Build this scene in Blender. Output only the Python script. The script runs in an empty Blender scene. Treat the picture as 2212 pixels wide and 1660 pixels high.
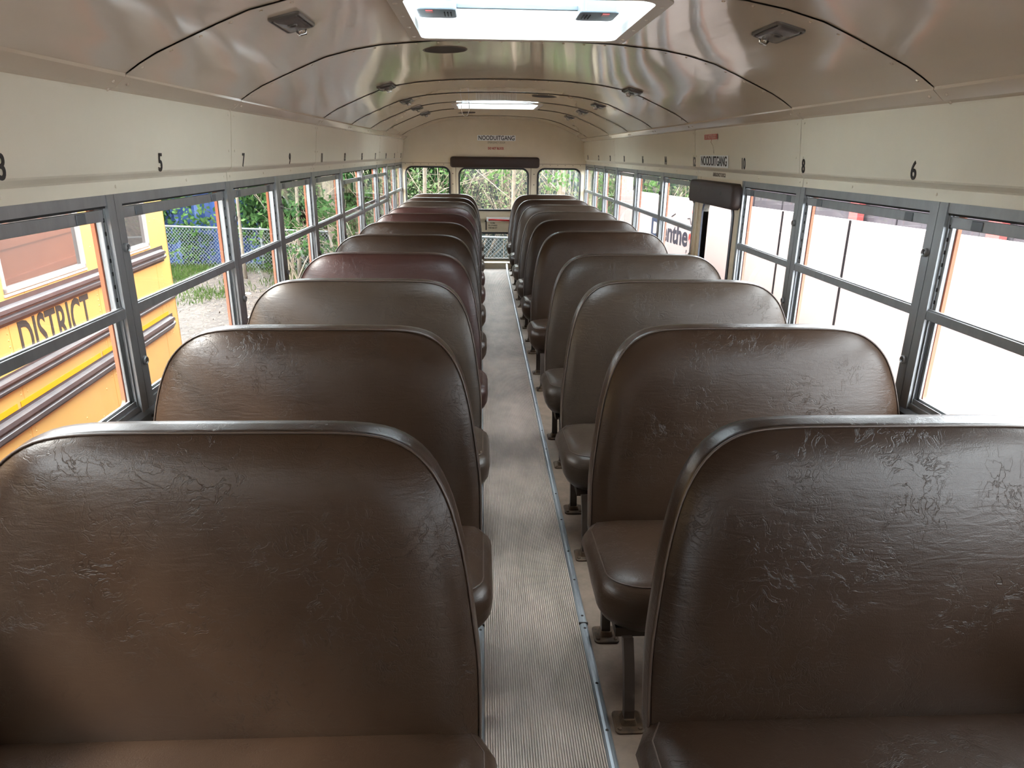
import bpy, bmesh, math, random
import numpy as np
from mathutils import Vector, Matrix, Quaternion

# ------------------------------------------------------------------ camera, world, light, exposure
SC = bpy.context.scene
COL = SC.collection
W = [[0.99907455, -0.00242841, 0.04294344],
     [-0.0414806, -0.31844334, 0.9470339],
     [0.01137527, -0.94793879, -0.31824937]]
CAMZ = 1.33275
cd = bpy.data.cameras.new('camera'); cam = bpy.data.objects.new('camera', cd); COL.objects.link(cam)
cd.sensor_width = 36.0; cd.lens = 1484.0 / 2212.0 * 36.0; cd.clip_start = 0.02; cd.clip_end = 400
m = Matrix(((W[0][0], -W[0][1], -W[0][2], 0), (W[1][0], -W[1][1], -W[1][2], 0), (W[2][0], -W[2][1], -W[2][2], CAMZ), (0, 0, 0, 1)))
cam.matrix_world = m
SC.camera = cam
SC.view_settings.view_transform = 'Standard'; SC.view_settings.look = 'None'
SC.view_settings.gamma = 1.0; SC.view_settings.use_curve_mapping = False
SC.view_settings.exposure = 1.87
wd = bpy.data.worlds.new('world'); SC.world = wd; wd.use_nodes = True
wn = wd.node_tree.nodes; wl = wd.node_tree.links
bgn = wn['Background']; bgn.inputs['Strength'].default_value = 7.0
tc = wn.new('ShaderNodeTexCoord'); sx = wn.new('ShaderNodeSeparateXYZ'); rp = wn.new('ShaderNodeValToRGB')
wl.new(tc.outputs['Generated'], sx.inputs[0]); wl.new(sx.outputs['Z'], rp.inputs[0]); wl.new(rp.outputs[0], bgn.inputs['Color'])
rp.color_ramp.elements[0].position = 0.0; rp.color_ramp.elements[0].color = (0.80, 0.86, 0.92, 1)
rp.color_ramp.elements[1].position = 0.8; rp.color_ramp.elements[1].color = (0.92, 0.97, 1.0, 1)
sl = bpy.data.lights.new('sun', 'SUN'); sun = bpy.data.objects.new('sun', sl); COL.objects.link(sun)
sl.energy = 2.5; sl.angle = math.radians(12); sl.color = (1.0, 0.95, 0.88)
sun.rotation_euler = Vector((-0.75, -0.25, 0.85)).to_track_quat('Z', 'Y').to_euler()   # overhead from the left, hits the hoarding side

rnd = random.Random(7)
NP = np.random.RandomState(11)

# ------------------------------------------------------------------ material helpers
MATS = {}
def mat(name, col, rough=0.5, metal=0.0, spec=0.5, coat=0.0, noise=None, bump=None, col2=None, nscale=8.0, coords='Object', stretch=(1, 1, 1), translucent=None, alpha=None):
    if name in MATS: return MATS[name]
    m = bpy.data.materials.new(name); m.use_nodes = True
    nt = m.node_tree; b = nt.nodes['Principled BSDF']
    b.inputs['Base Color'].default_value = (*col, 1); b.inputs['Roughness'].default_value = rough
    b.inputs['Metallic'].default_value = metal; b.inputs['Specular IOR Level'].default_value = spec
    b.inputs['Coat Weight'].default_value = coat
    if col2 is not None or bump is not None:
        t = nt.nodes.new('ShaderNodeTexCoord'); mp = nt.nodes.new('ShaderNodeMapping')
        mp.inputs['Scale'].default_value = stretch
        nt.links.new(t.outputs[coords], mp.inputs[0])
        if col2 is not None:
            n = nt.nodes.new('ShaderNodeTexNoise'); n.inputs['Scale'].default_value = nscale; n.inputs['Detail'].default_value = 6; n.inputs['Roughness'].default_value = 0.65
            nt.links.new(mp.outputs[0], n.inputs['Vector'])
            r = nt.nodes.new('ShaderNodeValToRGB'); r.color_ramp.elements[0].position = 0.35; r.color_ramp.elements[1].position = 0.65
            r.color_ramp.elements[0].color = (*col, 1); r.color_ramp.elements[1].color = (*col2, 1)
            nt.links.new(n.outputs[0], r.inputs[0]); nt.links.new(r.outputs[0], b.inputs['Base Color'])
        if bump is not None:
            sc_, st_, di_ = bump
            n2 = nt.nodes.new('ShaderNodeTexNoise'); n2.inputs['Scale'].default_value = sc_; n2.inputs['Detail'].default_value = 3
            nt.links.new(mp.outputs[0], n2.inputs['Vector'])
            bp = nt.nodes.new('ShaderNodeBump'); bp.inputs['Strength'].default_value = st_; bp.inputs['Distance'].default_value = di_
            nt.links.new(n2.outputs[0], bp.inputs['Height']); nt.links.new(bp.outputs[0], b.inputs['Normal'])
    MATS[name] = m
    return m

def vinyl(name, c1, c2, rough=0.33):
    m = bpy.data.materials.new(name); m.use_nodes = True; nt = m.node_tree; b = nt.nodes['Principled BSDF']
    L = nt.links.new; N = nt.nodes.new
    t = N('ShaderNodeTexCoord'); oi = N('ShaderNodeObjectInfo')
    off = N('ShaderNodeVectorMath'); off.operation = 'SCALE'; off.inputs[0].default_value = (7, 3, 5); L(oi.outputs['Random'], off.inputs['Scale'])
    add = N('ShaderNodeVectorMath'); L(t.outputs['Object'], add.inputs[0]); L(off.outputs[0], add.inputs[1])
    n = N('ShaderNodeTexNoise'); n.inputs['Scale'].default_value = 5; n.inputs['Detail'].default_value = 7; n.inputs['Roughness'].default_value = 0.7
    L(add.outputs[0], n.inputs['Vector'])
    r = N('ShaderNodeValToRGB'); r.color_ramp.elements[0].position = 0.3; r.color_ramp.elements[1].position = 0.7
    r.color_ramp.elements[0].color = (*c1, 1); r.color_ramp.elements[1].color = (*c2, 1)
    L(n.outputs[0], r.inputs[0])
    # crease web
    wn_ = N('ShaderNodeTexNoise'); wn_.inputs['Scale'].default_value = 9; wn_.inputs['Detail'].default_value = 3; L(add.outputs[0], wn_.inputs['Vector'])
    mx = N('ShaderNodeVectorMath'); mx.operation = 'MULTIPLY_ADD'; mx.inputs[1].default_value = (0.16, 0.16, 0.16); L(wn_.outputs['Color'], mx.inputs[0]); L(add.outputs[0], mx.inputs[2])
    v = N('ShaderNodeTexNoise'); v.inputs['Scale'].default_value = 17; v.inputs['Detail'].default_value = 4; v.inputs['Roughness'].default_value = 0.6; v.inputs['Distortion'].default_value = 1.5; L(mx.outputs[0], v.inputs['Vector'])
    sb = N('ShaderNodeMath'); sb.operation = 'SUBTRACT'; sb.inputs[1].default_value = 0.5; L(v.outputs[0], sb.inputs[0])
    ab = N('ShaderNodeMath'); ab.operation = 'ABSOLUTE'; L(sb.outputs[0], ab.inputs[0])
    vr = N('ShaderNodeMapRange'); vr.inputs[1].default_value = 0.0; vr.inputs[2].default_value = 0.022; L(ab.outputs[0], vr.inputs[0])
    # creases come and go over the sheet
    mk = N('ShaderNodeTexNoise'); mk.inputs['Scale'].default_value = 6; L(add.outputs[0], mk.inputs['Vector'])
    mr = N('ShaderNodeMapRange'); mr.inputs[1].default_value = 0.42; mr.inputs[2].default_value = 0.62; L(mk.outputs[0], mr.inputs[0])
    mu = N('ShaderNodeMix'); mu.data_type = 'FLOAT'; L(mr.outputs[0], mu.inputs[0]); mu.inputs[2].default_value = 1.0; L(vr.outputs[0], mu.inputs[3])
    # long horizontal wrinkles
    mp = N('ShaderNodeMapping'); mp.inputs['Scale'].default_value = (9, 9, 42); L(add.outputs[0], mp.inputs[0])
    wr = N('ShaderNodeTexNoise'); wr.inputs['Scale'].default_value = 1.6; wr.inputs['Detail'].default_value = 5; wr.inputs['Distortion'].default_value = 1.2; L(mp.outputs[0], wr.inputs['Vector'])
    g = N('ShaderNodeTexNoise'); g.inputs['Scale'].default_value = 420; g.inputs['Detail'].default_value = 1; L(t.outputs['Object'], g.inputs['Vector'])
    b1 = N('ShaderNodeBump'); b1.inputs['Strength'].default_value = 0.35; b1.inputs['Distance'].default_value = 0.0012; L(mu.outputs[0], b1.inputs['Height'])
    b2 = N('ShaderNodeBump'); b2.inputs['Strength'].default_value = 0.35; b2.inputs['Distance'].default_value = 0.0020; L(wr.outputs[0], b2.inputs['Height']); L(b1.outputs[0], b2.inputs['Normal'])
    b3 = N('ShaderNodeBump'); b3.inputs['Strength'].default_value = 0.25; b3.inputs['Distance'].default_value = 0.0008; L(g.outputs[0], b3.inputs['Height']); L(b2.outputs[0], b3.inputs['Normal'])
    L(b3.outputs[0], b.inputs['Normal'])
    dk = N('ShaderNodeMix'); dk.data_type = 'RGBA'; dk.blend_type = 'MULTIPLY'; dk.inputs[0].default_value = 0.35; L(r.outputs[0], dk.inputs[6]); L(mu.outputs[0], dk.inputs[7]); L(dk.outputs[2], b.inputs['Base Color'])
    rr = N('ShaderNodeMapRange'); rr.inputs[3].default_value = rough - 0.07; rr.inputs[4].default_value = rough + 0.10; L(n.outputs[0], rr.inputs[0]); L(rr.outputs[0], b.inputs['Roughness'])
    b.inputs['Specular IOR Level'].default_value = 0.27
    MATS[name] = m
    return m

def glass(name, tint=(0.975, 0.985, 0.98), refl=0.5, dark=None):
    m = bpy.data.materials.new(name); m.use_nodes = True; nt = m.node_tree; nt.nodes.clear()
    N = nt.nodes.new; L = nt.links.new
    o = N('ShaderNodeOutputMaterial'); mx = N('ShaderNodeMixShader'); lw = N('ShaderNodeLayerWeight'); lw.inputs['Blend'].default_value = 0.5
    tr = N('ShaderNodeBsdfTransparent'); tr.inputs[0].default_value = (*tint, 1)
    gl = N('ShaderNodeBsdfGlossy'); gl.inputs['Roughness'].default_value = 0.01
    pw = N('ShaderNodeMath'); pw.operation = 'POWER'; pw.inputs[1].default_value = 5.0
    mm = N('ShaderNodeMath'); mm.operation = 'MULTIPLY_ADD'; mm.inputs[1].default_value = 0.8 * refl * 2; mm.inputs[2].default_value = 0.03 * refl * 2
    L(lw.outputs['Facing'], pw.inputs[0]); L(pw.outputs[0], mm.inputs[0]); L(mm.outputs[0], mx.inputs[0])
    L(tr.outputs[0], mx.inputs[1]); L(gl.outputs[0], mx.inputs[2]); L(mx.outputs[0], o.inputs[0])
    MATS[name] = m
    return m

def lid_mat(name):
    m = bpy.data.materials.new(name); m.use_nodes = True; nt = m.node_tree; nt.nodes.clear()
    N = nt.nodes.new; L = nt.links.new
    o = N('ShaderNodeOutputMaterial'); mx = N('ShaderNodeMixShader'); mx.inputs[0].default_value = 0.7
    d = N('ShaderNodeBsdfDiffuse'); d.inputs[0].default_value = (0.9, 0.92, 0.92, 1)
    t = N('ShaderNodeBsdfTranslucent'); t.inputs[0].default_value = (0.88, 0.93, 0.95, 1)
    L(d.outputs[0], mx.inputs[1]); L(t.outputs[0], mx.inputs[2]); L(mx.outputs[0], o.inputs[0])
    MATS[name] = m
    return m

def leafmat(name, c1, c2):
    m = bpy.data.materials.new(name); m.use_nodes = True; nt = m.node_tree; nt.nodes.clear()
    N = nt.nodes.new; L = nt.links.new
    o = N('ShaderNodeOutputMaterial'); mx = N('ShaderNodeMixShader'); mx.inputs[0].default_value = 0.35
    t = N('ShaderNodeTexCoord'); n = N('ShaderNodeTexNoise'); n.inputs['Scale'].default_value = 3.5; n.inputs['Detail'].default_value = 5; L(t.outputs['Object'], n.inputs['Vector'])
    r = N('ShaderNodeValToRGB'); r.color_ramp.elements[0].position = 0.35; r.color_ramp.elements[1].position = 0.65
    r.color_ramp.elements[0].color = (*c1, 1); r.color_ramp.elements[1].color = (*c2, 1); L(n.outputs[0], r.inputs[0])
    d = N('ShaderNodeBsdfDiffuse'); tl = N('ShaderNodeBsdfTranslucent'); L(r.outputs[0], d.inputs[0]); L(r.outputs[0], tl.inputs[0])
    L(d.outputs[0], mx.inputs[1]); L(tl.outputs[0], mx.inputs[2]); L(mx.outputs[0], o.inputs[0])
    MATS[name] = m
    return m

CREAM = mat('cream_paint', (0.6500, 0.5467, 0.4232), 0.09, col2=(0.6200, 0.5221, 0.4046), nscale=2.0, bump=(7.0000, 0.1576, 0.0047), stretch=(1.6, 0.28, 1))
CREAM.node_tree.nodes['Principled BSDF'].inputs['Specular IOR Level'].default_value = 0.36
CREAM_WALL = mat('cream_wall_paint', (0.7448, 0.6803, 0.5474), 0.33, col2=(0.7056, 0.6466, 0.5198), nscale=3.0, bump=(3, 0.2, 0.006))
CREAM_REAR = mat('cream_rear_paint', (0.7200, 0.6254, 0.4592), 0.4, col2=(0.6720, 0.5782, 0.4144), nscale=4.0)
SEAM = mat('dark_seam', (0.16, 0.12, 0.075), 0.8)
ALU = mat('aluminium', (0.2890, 0.2962, 0.3034), 0.36, metal=0.55, col2=(0.2384, 0.2456, 0.2529), nscale=20, stretch=(1, 1, 0.3))
ALU_DK = mat('dark_aluminium', (0.1360, 0.1487, 0.1615), 0.42, metal=0.4)
STRIP = mat('strip_metal', (0.3612, 0.3901, 0.4190), 0.38, metal=0.7, col2=(0.2601, 0.2746, 0.2890), nscale=30, stretch=(1, 0.2, 1))
BLACK = mat('black_rubber', (0.012, 0.012, 0.013), 0.5)
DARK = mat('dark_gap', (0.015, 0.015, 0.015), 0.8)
GREYP = mat('grey_wall_panel', (0.0595, 0.0630, 0.0700), 0.45, metal=0.2)
FLOORM = mat('floor_rubber', (0.2295, 0.1658, 0.1232), 0.5, col2=(0.1445, 0.1020, 0.0723), nscale=9, bump=(60, 0.3, 0.002))
MATM = mat('ribbed_mat_rubber', (0.44, 0.355, 0.30), 0.5, col2=(0.30, 0.245, 0.205), nscale=9, stretch=(1, 0.5, 1), bump=(90, 0.25, 0.001))
RUST = mat('rusty_plate', (0.0440, 0.0280, 0.0176), 0.6, metal=0.3, col2=(0.1120, 0.0680, 0.0360), nscale=25, bump=(50, 0.4, 0.002))
LEGM = mat('leg_paint', (0.045, 0.032, 0.025), 0.5, spec=0.3)
SCREW = mat('dark_screw', (0.04, 0.035, 0.03), 0.5, metal=0.6)
PADM = mat('pad_vinyl', (0.0398, 0.0233, 0.0184), 0.55, bump=(30, 0.2, 0.003))
TXT = mat('black_lettering', (0.02, 0.016, 0.013), 0.6)
TXT_GREY = mat('faded_lettering', (0.1920, 0.1600, 0.1200), 0.6)
TXT_RED = mat('red_lettering', (0.42, 0.03, 0.025), 0.5)
WHITE = mat('white_sticker', (0.8323, 0.8554, 0.8438), 0.4)
REDP = mat('red_paint', (0.45, 0.02, 0.02), 0.35)
REDSTK = mat('red_sticker', (0.50, 0.09, 0.07), 0.5)
VIN = [vinyl('brown_vinyl', (0.0282, 0.0151, 0.0090), (0.0382, 0.0222, 0.0136)),
       vinyl('red_brown_vinyl', (0.0363, 0.0150, 0.0125), (0.0456, 0.0197, 0.0160)),
       vinyl('dark_brown_vinyl', (0.0192, 0.0104, 0.0062), (0.0259, 0.0145, 0.0093)),
       vinyl('grey_brown_vinyl', (0.0342, 0.0228, 0.0160), (0.0445, 0.0311, 0.0223))]
PIPE = mat('piping_vinyl', (0.0525, 0.0336, 0.0245), 0.4)
GLASS = glass('window_glass')
LID = lid_mat('translucent_lid')
HATCHW = mat('hatch_frame_grey', (0.68, 0.62, 0.54), 0.4)
HATCHG = mat('hatch_grey_plastic', (0.1190, 0.1487, 0.1726), 0.45)
LAMPB = mat('lamp_grey', (0.1500, 0.1312, 0.1162), 0.3, metal=0.3)
LAMPL = mat('lamp_lens', (0.1200, 0.1050, 0.0975), 0.25)
CHROME = mat('chrome', (0.75, 0.74, 0.72), 0.15, metal=1.0)
GRILLE = mat('speaker_cloth', (0.0595, 0.0455, 0.0350), 0.7)
ORANGE = mat('orange_red_body', (0.2760, 0.0840, 0.0390), 0.4, col2=(0.2400, 0.0690, 0.0330), nscale=4)
YELLOW = mat('school_bus_yellow', (0.4149, 0.2527, 0.0754), 0.35, col2=(0.3847, 0.2339, 0.0754), nscale=2)
YSTRIPE = mat('reflective_yellow', (0.4896, 0.2419, 0.0000), 0.4)
BLACKP = mat('black_rail_paint', (0.0338, 0.0285, 0.0315), 0.28, col2=(0.0525, 0.0413, 0.0413), nscale=12)
BUSGLASS = mat('bus_tinted_glass', (0.05, 0.045, 0.042), 0.03, spec=0.9, coat=0.4)
TYRE = mat('tyre_rubber', (0.02, 0.02, 0.02), 0.8)
SOIL = mat('soil', (0.0178, 0.0123, 0.0089), 0.95, col2=(0.0345, 0.0246, 0.0182), nscale=2.5, bump=(9, 0.6, 0.03))
LITTER = mat('dry_leaf', (0.0510, 0.0346, 0.0234), 0.9, col2=(0.0867, 0.0663, 0.0459), nscale=6)
GRASSM = leafmat('grass_blade', (0.0244, 0.0461, 0.0108), (0.0488, 0.0705, 0.0217))
IVY = leafmat('ivy_leaf', (0.0141, 0.0387, 0.0141), (0.0387, 0.0810, 0.0246))
LEAF = leafmat('young_leaf', (0.0319, 0.0701, 0.0191), (0.0765, 0.1275, 0.0446))
LEAF2 = leafmat('pale_leaf', (0.0760, 0.1045, 0.0475), (0.1711, 0.2091, 0.1077))
BARK = mat('bark', (0.0720, 0.0560, 0.0400), 0.9, col2=(0.1440, 0.1120, 0.0800), nscale=14, stretch=(1, 1, 0.4), bump=(25, 0.9, 0.02))
TWIG = mat('pale_twig', (0.2430, 0.1890, 0.1350), 0.8, col2=(0.1148, 0.0844, 0.0608), nscale=6)
GALV = mat('galvanised_wire', (0.0892, 0.0982, 0.1011), 0.5, metal=0.2)
TARP = mat('blue_tarp', (0.0098, 0.0364, 0.1330), 0.6, col2=(0.0070, 0.0238, 0.0910), nscale=3, bump=(4, 0.5, 0.05))
SHEDM = mat('dark_shed_boards', (0.045, 0.035, 0.04), 0.8, col2=(0.03, 0.024, 0.03), nscale=5)
SHEDRED = mat('red_post_paint', (0.28, 0.05, 0.045), 0.6)
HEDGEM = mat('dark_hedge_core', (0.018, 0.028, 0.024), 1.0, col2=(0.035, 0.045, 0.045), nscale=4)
NAVY = mat('dark_blue_grey_cladding', (0.05, 0.06, 0.085), 0.7, col2=(0.09, 0.10, 0.12), nscale=2)
HOARD = mat('white_panel', (0.24, 0.20, 0.19), 0.45)
HTXT = mat('navy_lettering', (0.007, 0.005, 0.014), 0.5)
HTXTB = mat('blue_lettering', (0.006, 0.013, 0.034), 0.5)
WIREM = mat('white_wire', (0.8, 0.8, 0.78), 0.4)
HOUSE = mat('grey_render', (0.30, 0.31, 0.29), 0.8)

# ------------------------------------------------------------------ mesh helpers
def tag(o, label=None, cat=None, group=None, kind=None):
    if label: o['label'] = label
    if cat: o['category'] = cat
    if group: o['group'] = group
    if kind: o['kind'] = kind
    return o
def empty(name, loc=(0, 0, 0), label=None, cat=None, group=None, kind=None, rz=0.0):
    o = bpy.data.objects.new(name, None); COL.objects.link(o); o.location = loc; o.rotation_euler = (0, 0, rz)
    o.empty_display_size = 0.1
    return tag(o, label, cat, group, kind)

class MB:
    """Collects vertices and faces for one mesh object."""
    def __init__(s): s.v = []; s.f = []; s.mi = []; s.cur = 0
    def add(s, vs, fs):
        k = len(s.v); s.v += [tuple(p) for p in vs]; s.f += [tuple(k + i for i in f) for f in fs]; s.mi += [s.cur] * len(fs); return s
    def box(s, x0, x1, y0, y1, z0, z1):
        x0, x1 = min(x0, x1), max(x0, x1); y0, y1 = min(y0, y1), max(y0, y1); z0, z1 = min(z0, z1), max(z0, z1)
        return s.add([(x0, y0, z0), (x1, y0, z0), (x1, y1, z0), (x0, y1, z0), (x0, y0, z1), (x1, y0, z1), (x1, y1, z1), (x0, y1, z1)],
                     [(0, 3, 2, 1), (4, 5, 6, 7), (0, 1, 5, 4), (1, 2, 6, 5), (2, 3, 7, 6), (3, 0, 4, 7)])
    def loops(s, L, closed=True, cap0=True, cap1=True, fan0=None, fan1=None):
        n = len(L[0]); k = len(s.v)
        for l in L: s.v += [tuple(p) for p in l]
        F = []
        for i in range(len(L) - 1):
            for j in range(n if closed else n - 1):
                a = k + i * n + j; b = k + i * n + (j + 1) % n
                F.append((a, b, b + n, a + n))
        e = k + (len(L) - 1) * n
        if cap0: F.append(tuple(k + j for j in reversed(range(n))))
        if cap1: F.append(tuple(e + j for j in range(n)))
        if fan0 is not None:
            c = len(s.v); s.v.append(tuple(fan0)); F += [(c, k + (j + 1) % n, k + j) for j in range(n)]
        if fan1 is not None:
            c = len(s.v); s.v.append(tuple(fan1)); F += [(c, e + j, e + (j + 1) % n) for j in range(n)]
        s.f += F; s.mi += [s.cur] * len(F); return s
    def tube(s, pts, r, n=8, closed=False, rect=None):
        P = [Vector(p) for p in pts]; R = r if isinstance(r, (list, tuple)) else [r] * len(P)
        L = []; up = None
        for i, p in enumerate(P):
            a = P[(i - 1) % len(P)] if (closed or i > 0) else P[0]; b = P[(i + 1) % len(P)] if (closed or i < len(P) - 1) else P[-1]
            t = (b - a).normalized()
            if up is None: up = Vector((0, 0, 1)) if abs(t.z) < 0.9 else Vector((0, 1, 0))
            u = up - t * up.dot(t)
            if u.length < 1e-6: u = t.orthogonal()
            u.normalize(); w = t.cross(u); up = u
            if rect: L.append([p + w * (rect[0] * cx) + u * (rect[1] * cy) for cx, cy in ((-1, -1), (1, -1), (1, 1), (-1, 1))])
            else: L.append([p + (w * math.cos(q) + u * math.sin(q)) * R[i] for q in [2 * math.pi * j / n for j in range(n)]])
        if closed: L.append(L[0])
        return s.loops(L, True, not closed, not closed)
    def disc(s, c, nrm, r, h, n=12, r2=None):
        c = Vector(c); nrm = Vector(nrm).normalized(); u = nrm.orthogonal().normalized(); w = nrm.cross(u); r2 = r if r2 is None else r2
        A = [c + (u * math.cos(q) + w * math.sin(q)) * r for q in [2 * math.pi * j / n for j in range(n)]]
        B = [c + nrm * h + (u * math.cos(q) + w * math.sin(q)) * r2 for q in [2 * math.pi * j / n for j in range(n)]]
        return s.loops([A, B])
    def ring(s, c, nrm, r, t, h, n=14):
        c = Vector(c); nrm = Vector(nrm).normalized(); u = nrm.orthogonal().normalized(); w = nrm.cross(u)
        def lp(rr, hh): return [c + nrm * hh + (u * math.cos(q) + w * math.sin(q)) * rr for q in [2 * math.pi * j / n for j in range(n)]]
        return s.loops([lp(r, 0), lp(r, h * .7), lp(r - t * .4, h), lp(r - t, h * .7), lp(r - t, h * .15)], True, False, True)
    def dome(s, c, nrm, r, h, n=8):
        c = Vector(c); nrm = Vector(nrm).normalized(); u = nrm.orthogonal().normalized(); w = nrm.cross(u)
        def lp(rr, hh): return [c + nrm * hh + (u * math.cos(q) + w * math.sin(q)) * rr for q in [2 * math.pi * j / n for j in range(n)]]
        return s.loops([lp(r, 0), lp(r * .8, h * .6)], True, False, False, None, c + nrm * h)
    def build(s, name, mats, parent=None, smooth=False, bevel=0, loc=None, auto=None, **kw):
        me = bpy.data.meshes.new(name); me.from_pydata(s.v, [], s.f)
        mats = mats if isinstance(mats, (list, tuple)) else [mats]
        for x in mats: me.materials.append(x)
        if len(mats) > 1: me.polygons.foreach_set('material_index', s.mi)
        bm = bmesh.new(); bm.from_mesh(me); bmesh.ops.recalc_face_normals(bm, faces=bm.faces); bm.to_mesh(me); bm.free()
        if smooth: me.polygons.foreach_set('use_smooth', [True] * len(me.polygons))
        if smooth and auto: me.set_sharp_from_angle(angle=math.radians(auto))
        o = bpy.data.objects.new(name, me); COL.objects.link(o)
        if parent is not None: o.parent = parent
        if loc: o.location = loc
        if bevel:
            bv = o.modifiers.new('bevel', 'BEVEL'); bv.width = bevel; bv.segments = 2; bv.limit_method = 'ANGLE'
        return tag(o, **kw)

def rrect(x0, x1, y0, y1, r, n=6):
    out = []
    for cx, cy, a0 in ((x1 - r, y0 + r, -90), (x1 - r, y1 - r, 0), (x0 + r, y1 - r, 90), (x0 + r, y0 + r, 180)):
        for i in range(n + 1):
            a = math.radians(a0 + 90 * i / n); out.append((cx + r * math.cos(a), cy + r * math.sin(a)))
    return out

def plate(name, outer, holes, thick, m, M4, parent=None, **kw):
    """flat sheet with real holes, drawn in 2D and set into place by M4"""
    cu = bpy.data.curves.new(name, 'CURVE'); cu.dimensions = '2D'; cu.fill_mode = 'BOTH'; cu.extrude = thick / 2
    for pts in [outer] + holes:
        sp = cu.splines.new('POLY'); sp.points.add(len(pts) - 1); sp.use_cyclic_u = True
        for i, p in enumerate(pts): sp.points[i].co = (p[0], p[1], 0, 1)
    to = bpy.data.objects.new('t', cu); COL.objects.link(to)
    dg = bpy.context.evaluated_depsgraph_get(); me = bpy.data.meshes.new_from_object(to.evaluated_get(dg)); me.transform(M4)
    bpy.data.objects.remove(to); bpy.data.curves.remove(cu)
    me.name = name; me.materials.clear(); me.materials.append(m)
    o = bpy.data.objects.new(name, me); COL.objects.link(o)
    if parent is not None: o.parent = parent
    return tag(o, **kw)

def text(name, s, size, m, M4, parent=None, sx=1.0, ext=0.0006, bold=0.0, align='CENTER', spacing=1.0, shear=0.0, **kw):
    cu = bpy.data.curves.new(name, 'FONT'); cu.body = s; cu.size = size; cu.extrude = ext; cu.offset = bold
    cu.align_x = align; cu.align_y = 'CENTER'; cu.space_character = spacing; cu.shear = shear; cu.resolution_u = 4
    to = bpy.data.objects.new('t', cu); COL.objects.link(to)
    dg = bpy.context.evaluated_depsgraph_get(); me = bpy.data.meshes.new_from_object(to.evaluated_get(dg))
    me.transform(Matrix.Diagonal((sx, 1, 1, 1))); me.transform(M4)
    bpy.data.objects.remove(to); bpy.data.curves.remove(cu)
    me.name = name; me.materials.clear(); me.materials.append(m)
    o = bpy.data.objects.new(name, me); COL.objects.link(o)
    if parent is not None: o.parent = parent
    return tag(o, **kw)

def basis(origin, ex, ey):
    ex = Vector(ex).normalized(); ey = Vector(ey).normalized(); ez = ex.cross(ey)
    return Matrix(((ex.x, ey.x, ez.x, origin[0]), (ex.y, ey.y, ez.y, origin[1]), (ex.z, ey.z, ez.z, origin[2]), (0, 0, 0, 1)))

def copy_tree(o, parent=None, matmap=None):
    c = o.copy(); COL.objects.link(c); c.parent = parent
    if matmap and c.type == 'MESH':
        for i, sl_ in enumerate(c.material_slots):
            if sl_.material in matmap:
                mm = matmap[sl_.material]; sl_.link = 'OBJECT'; sl_.material = mm
    for ch in o.children: copy_tree(ch, c, matmap)
    return c

# ------------------------------------------------------------------ constants of the bus
XC = 0.145; HW = 1.093; XL = XC - HW; XR = XC + HW
YR = 8.55; YF = -4.2
POSTS = [-4.14, -3.3, -2.46, -1.62, -0.75, 0.12, 0.99, 1.86, 2.71, 3.35, 4.05, 4.87, 5.71, 6.55, 7.22, 7.885, 8.55]
SEAMS = [-4.2, -1.62, 0.12, 0.99, 1.86, 2.71, 4.07, 4.93, 5.75, 6.60, 7.95, 8.55]
BSEAMS = [-4.2, -1.62, 0.99, 2.71, 4.07, 6.57, 7.95, 8.55]
SILL = 0.655; WTOP = 1.222; MID0 = 0.906; MID1 = 0.932
CEIL = [(1.018, 1.502), (.975, 1.530), (.93, 1.555), (.85, 1.590), (.78, 1.620), (.70, 1.652), (.60, 1.678), (.50, 1.695), (.40, 1.704), (.3133, 1.711), (.15, 1.716), (0, 1.718)]
def ceil_z(x):
    d = abs(x - XC); p = CEIL[::-1]
    for (a, za), (b, zb) in zip(p, p[1:]):
        if a <= d <= b: return za + (zb - za) * (d - a) / (b - a)
    return 1.5

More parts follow.
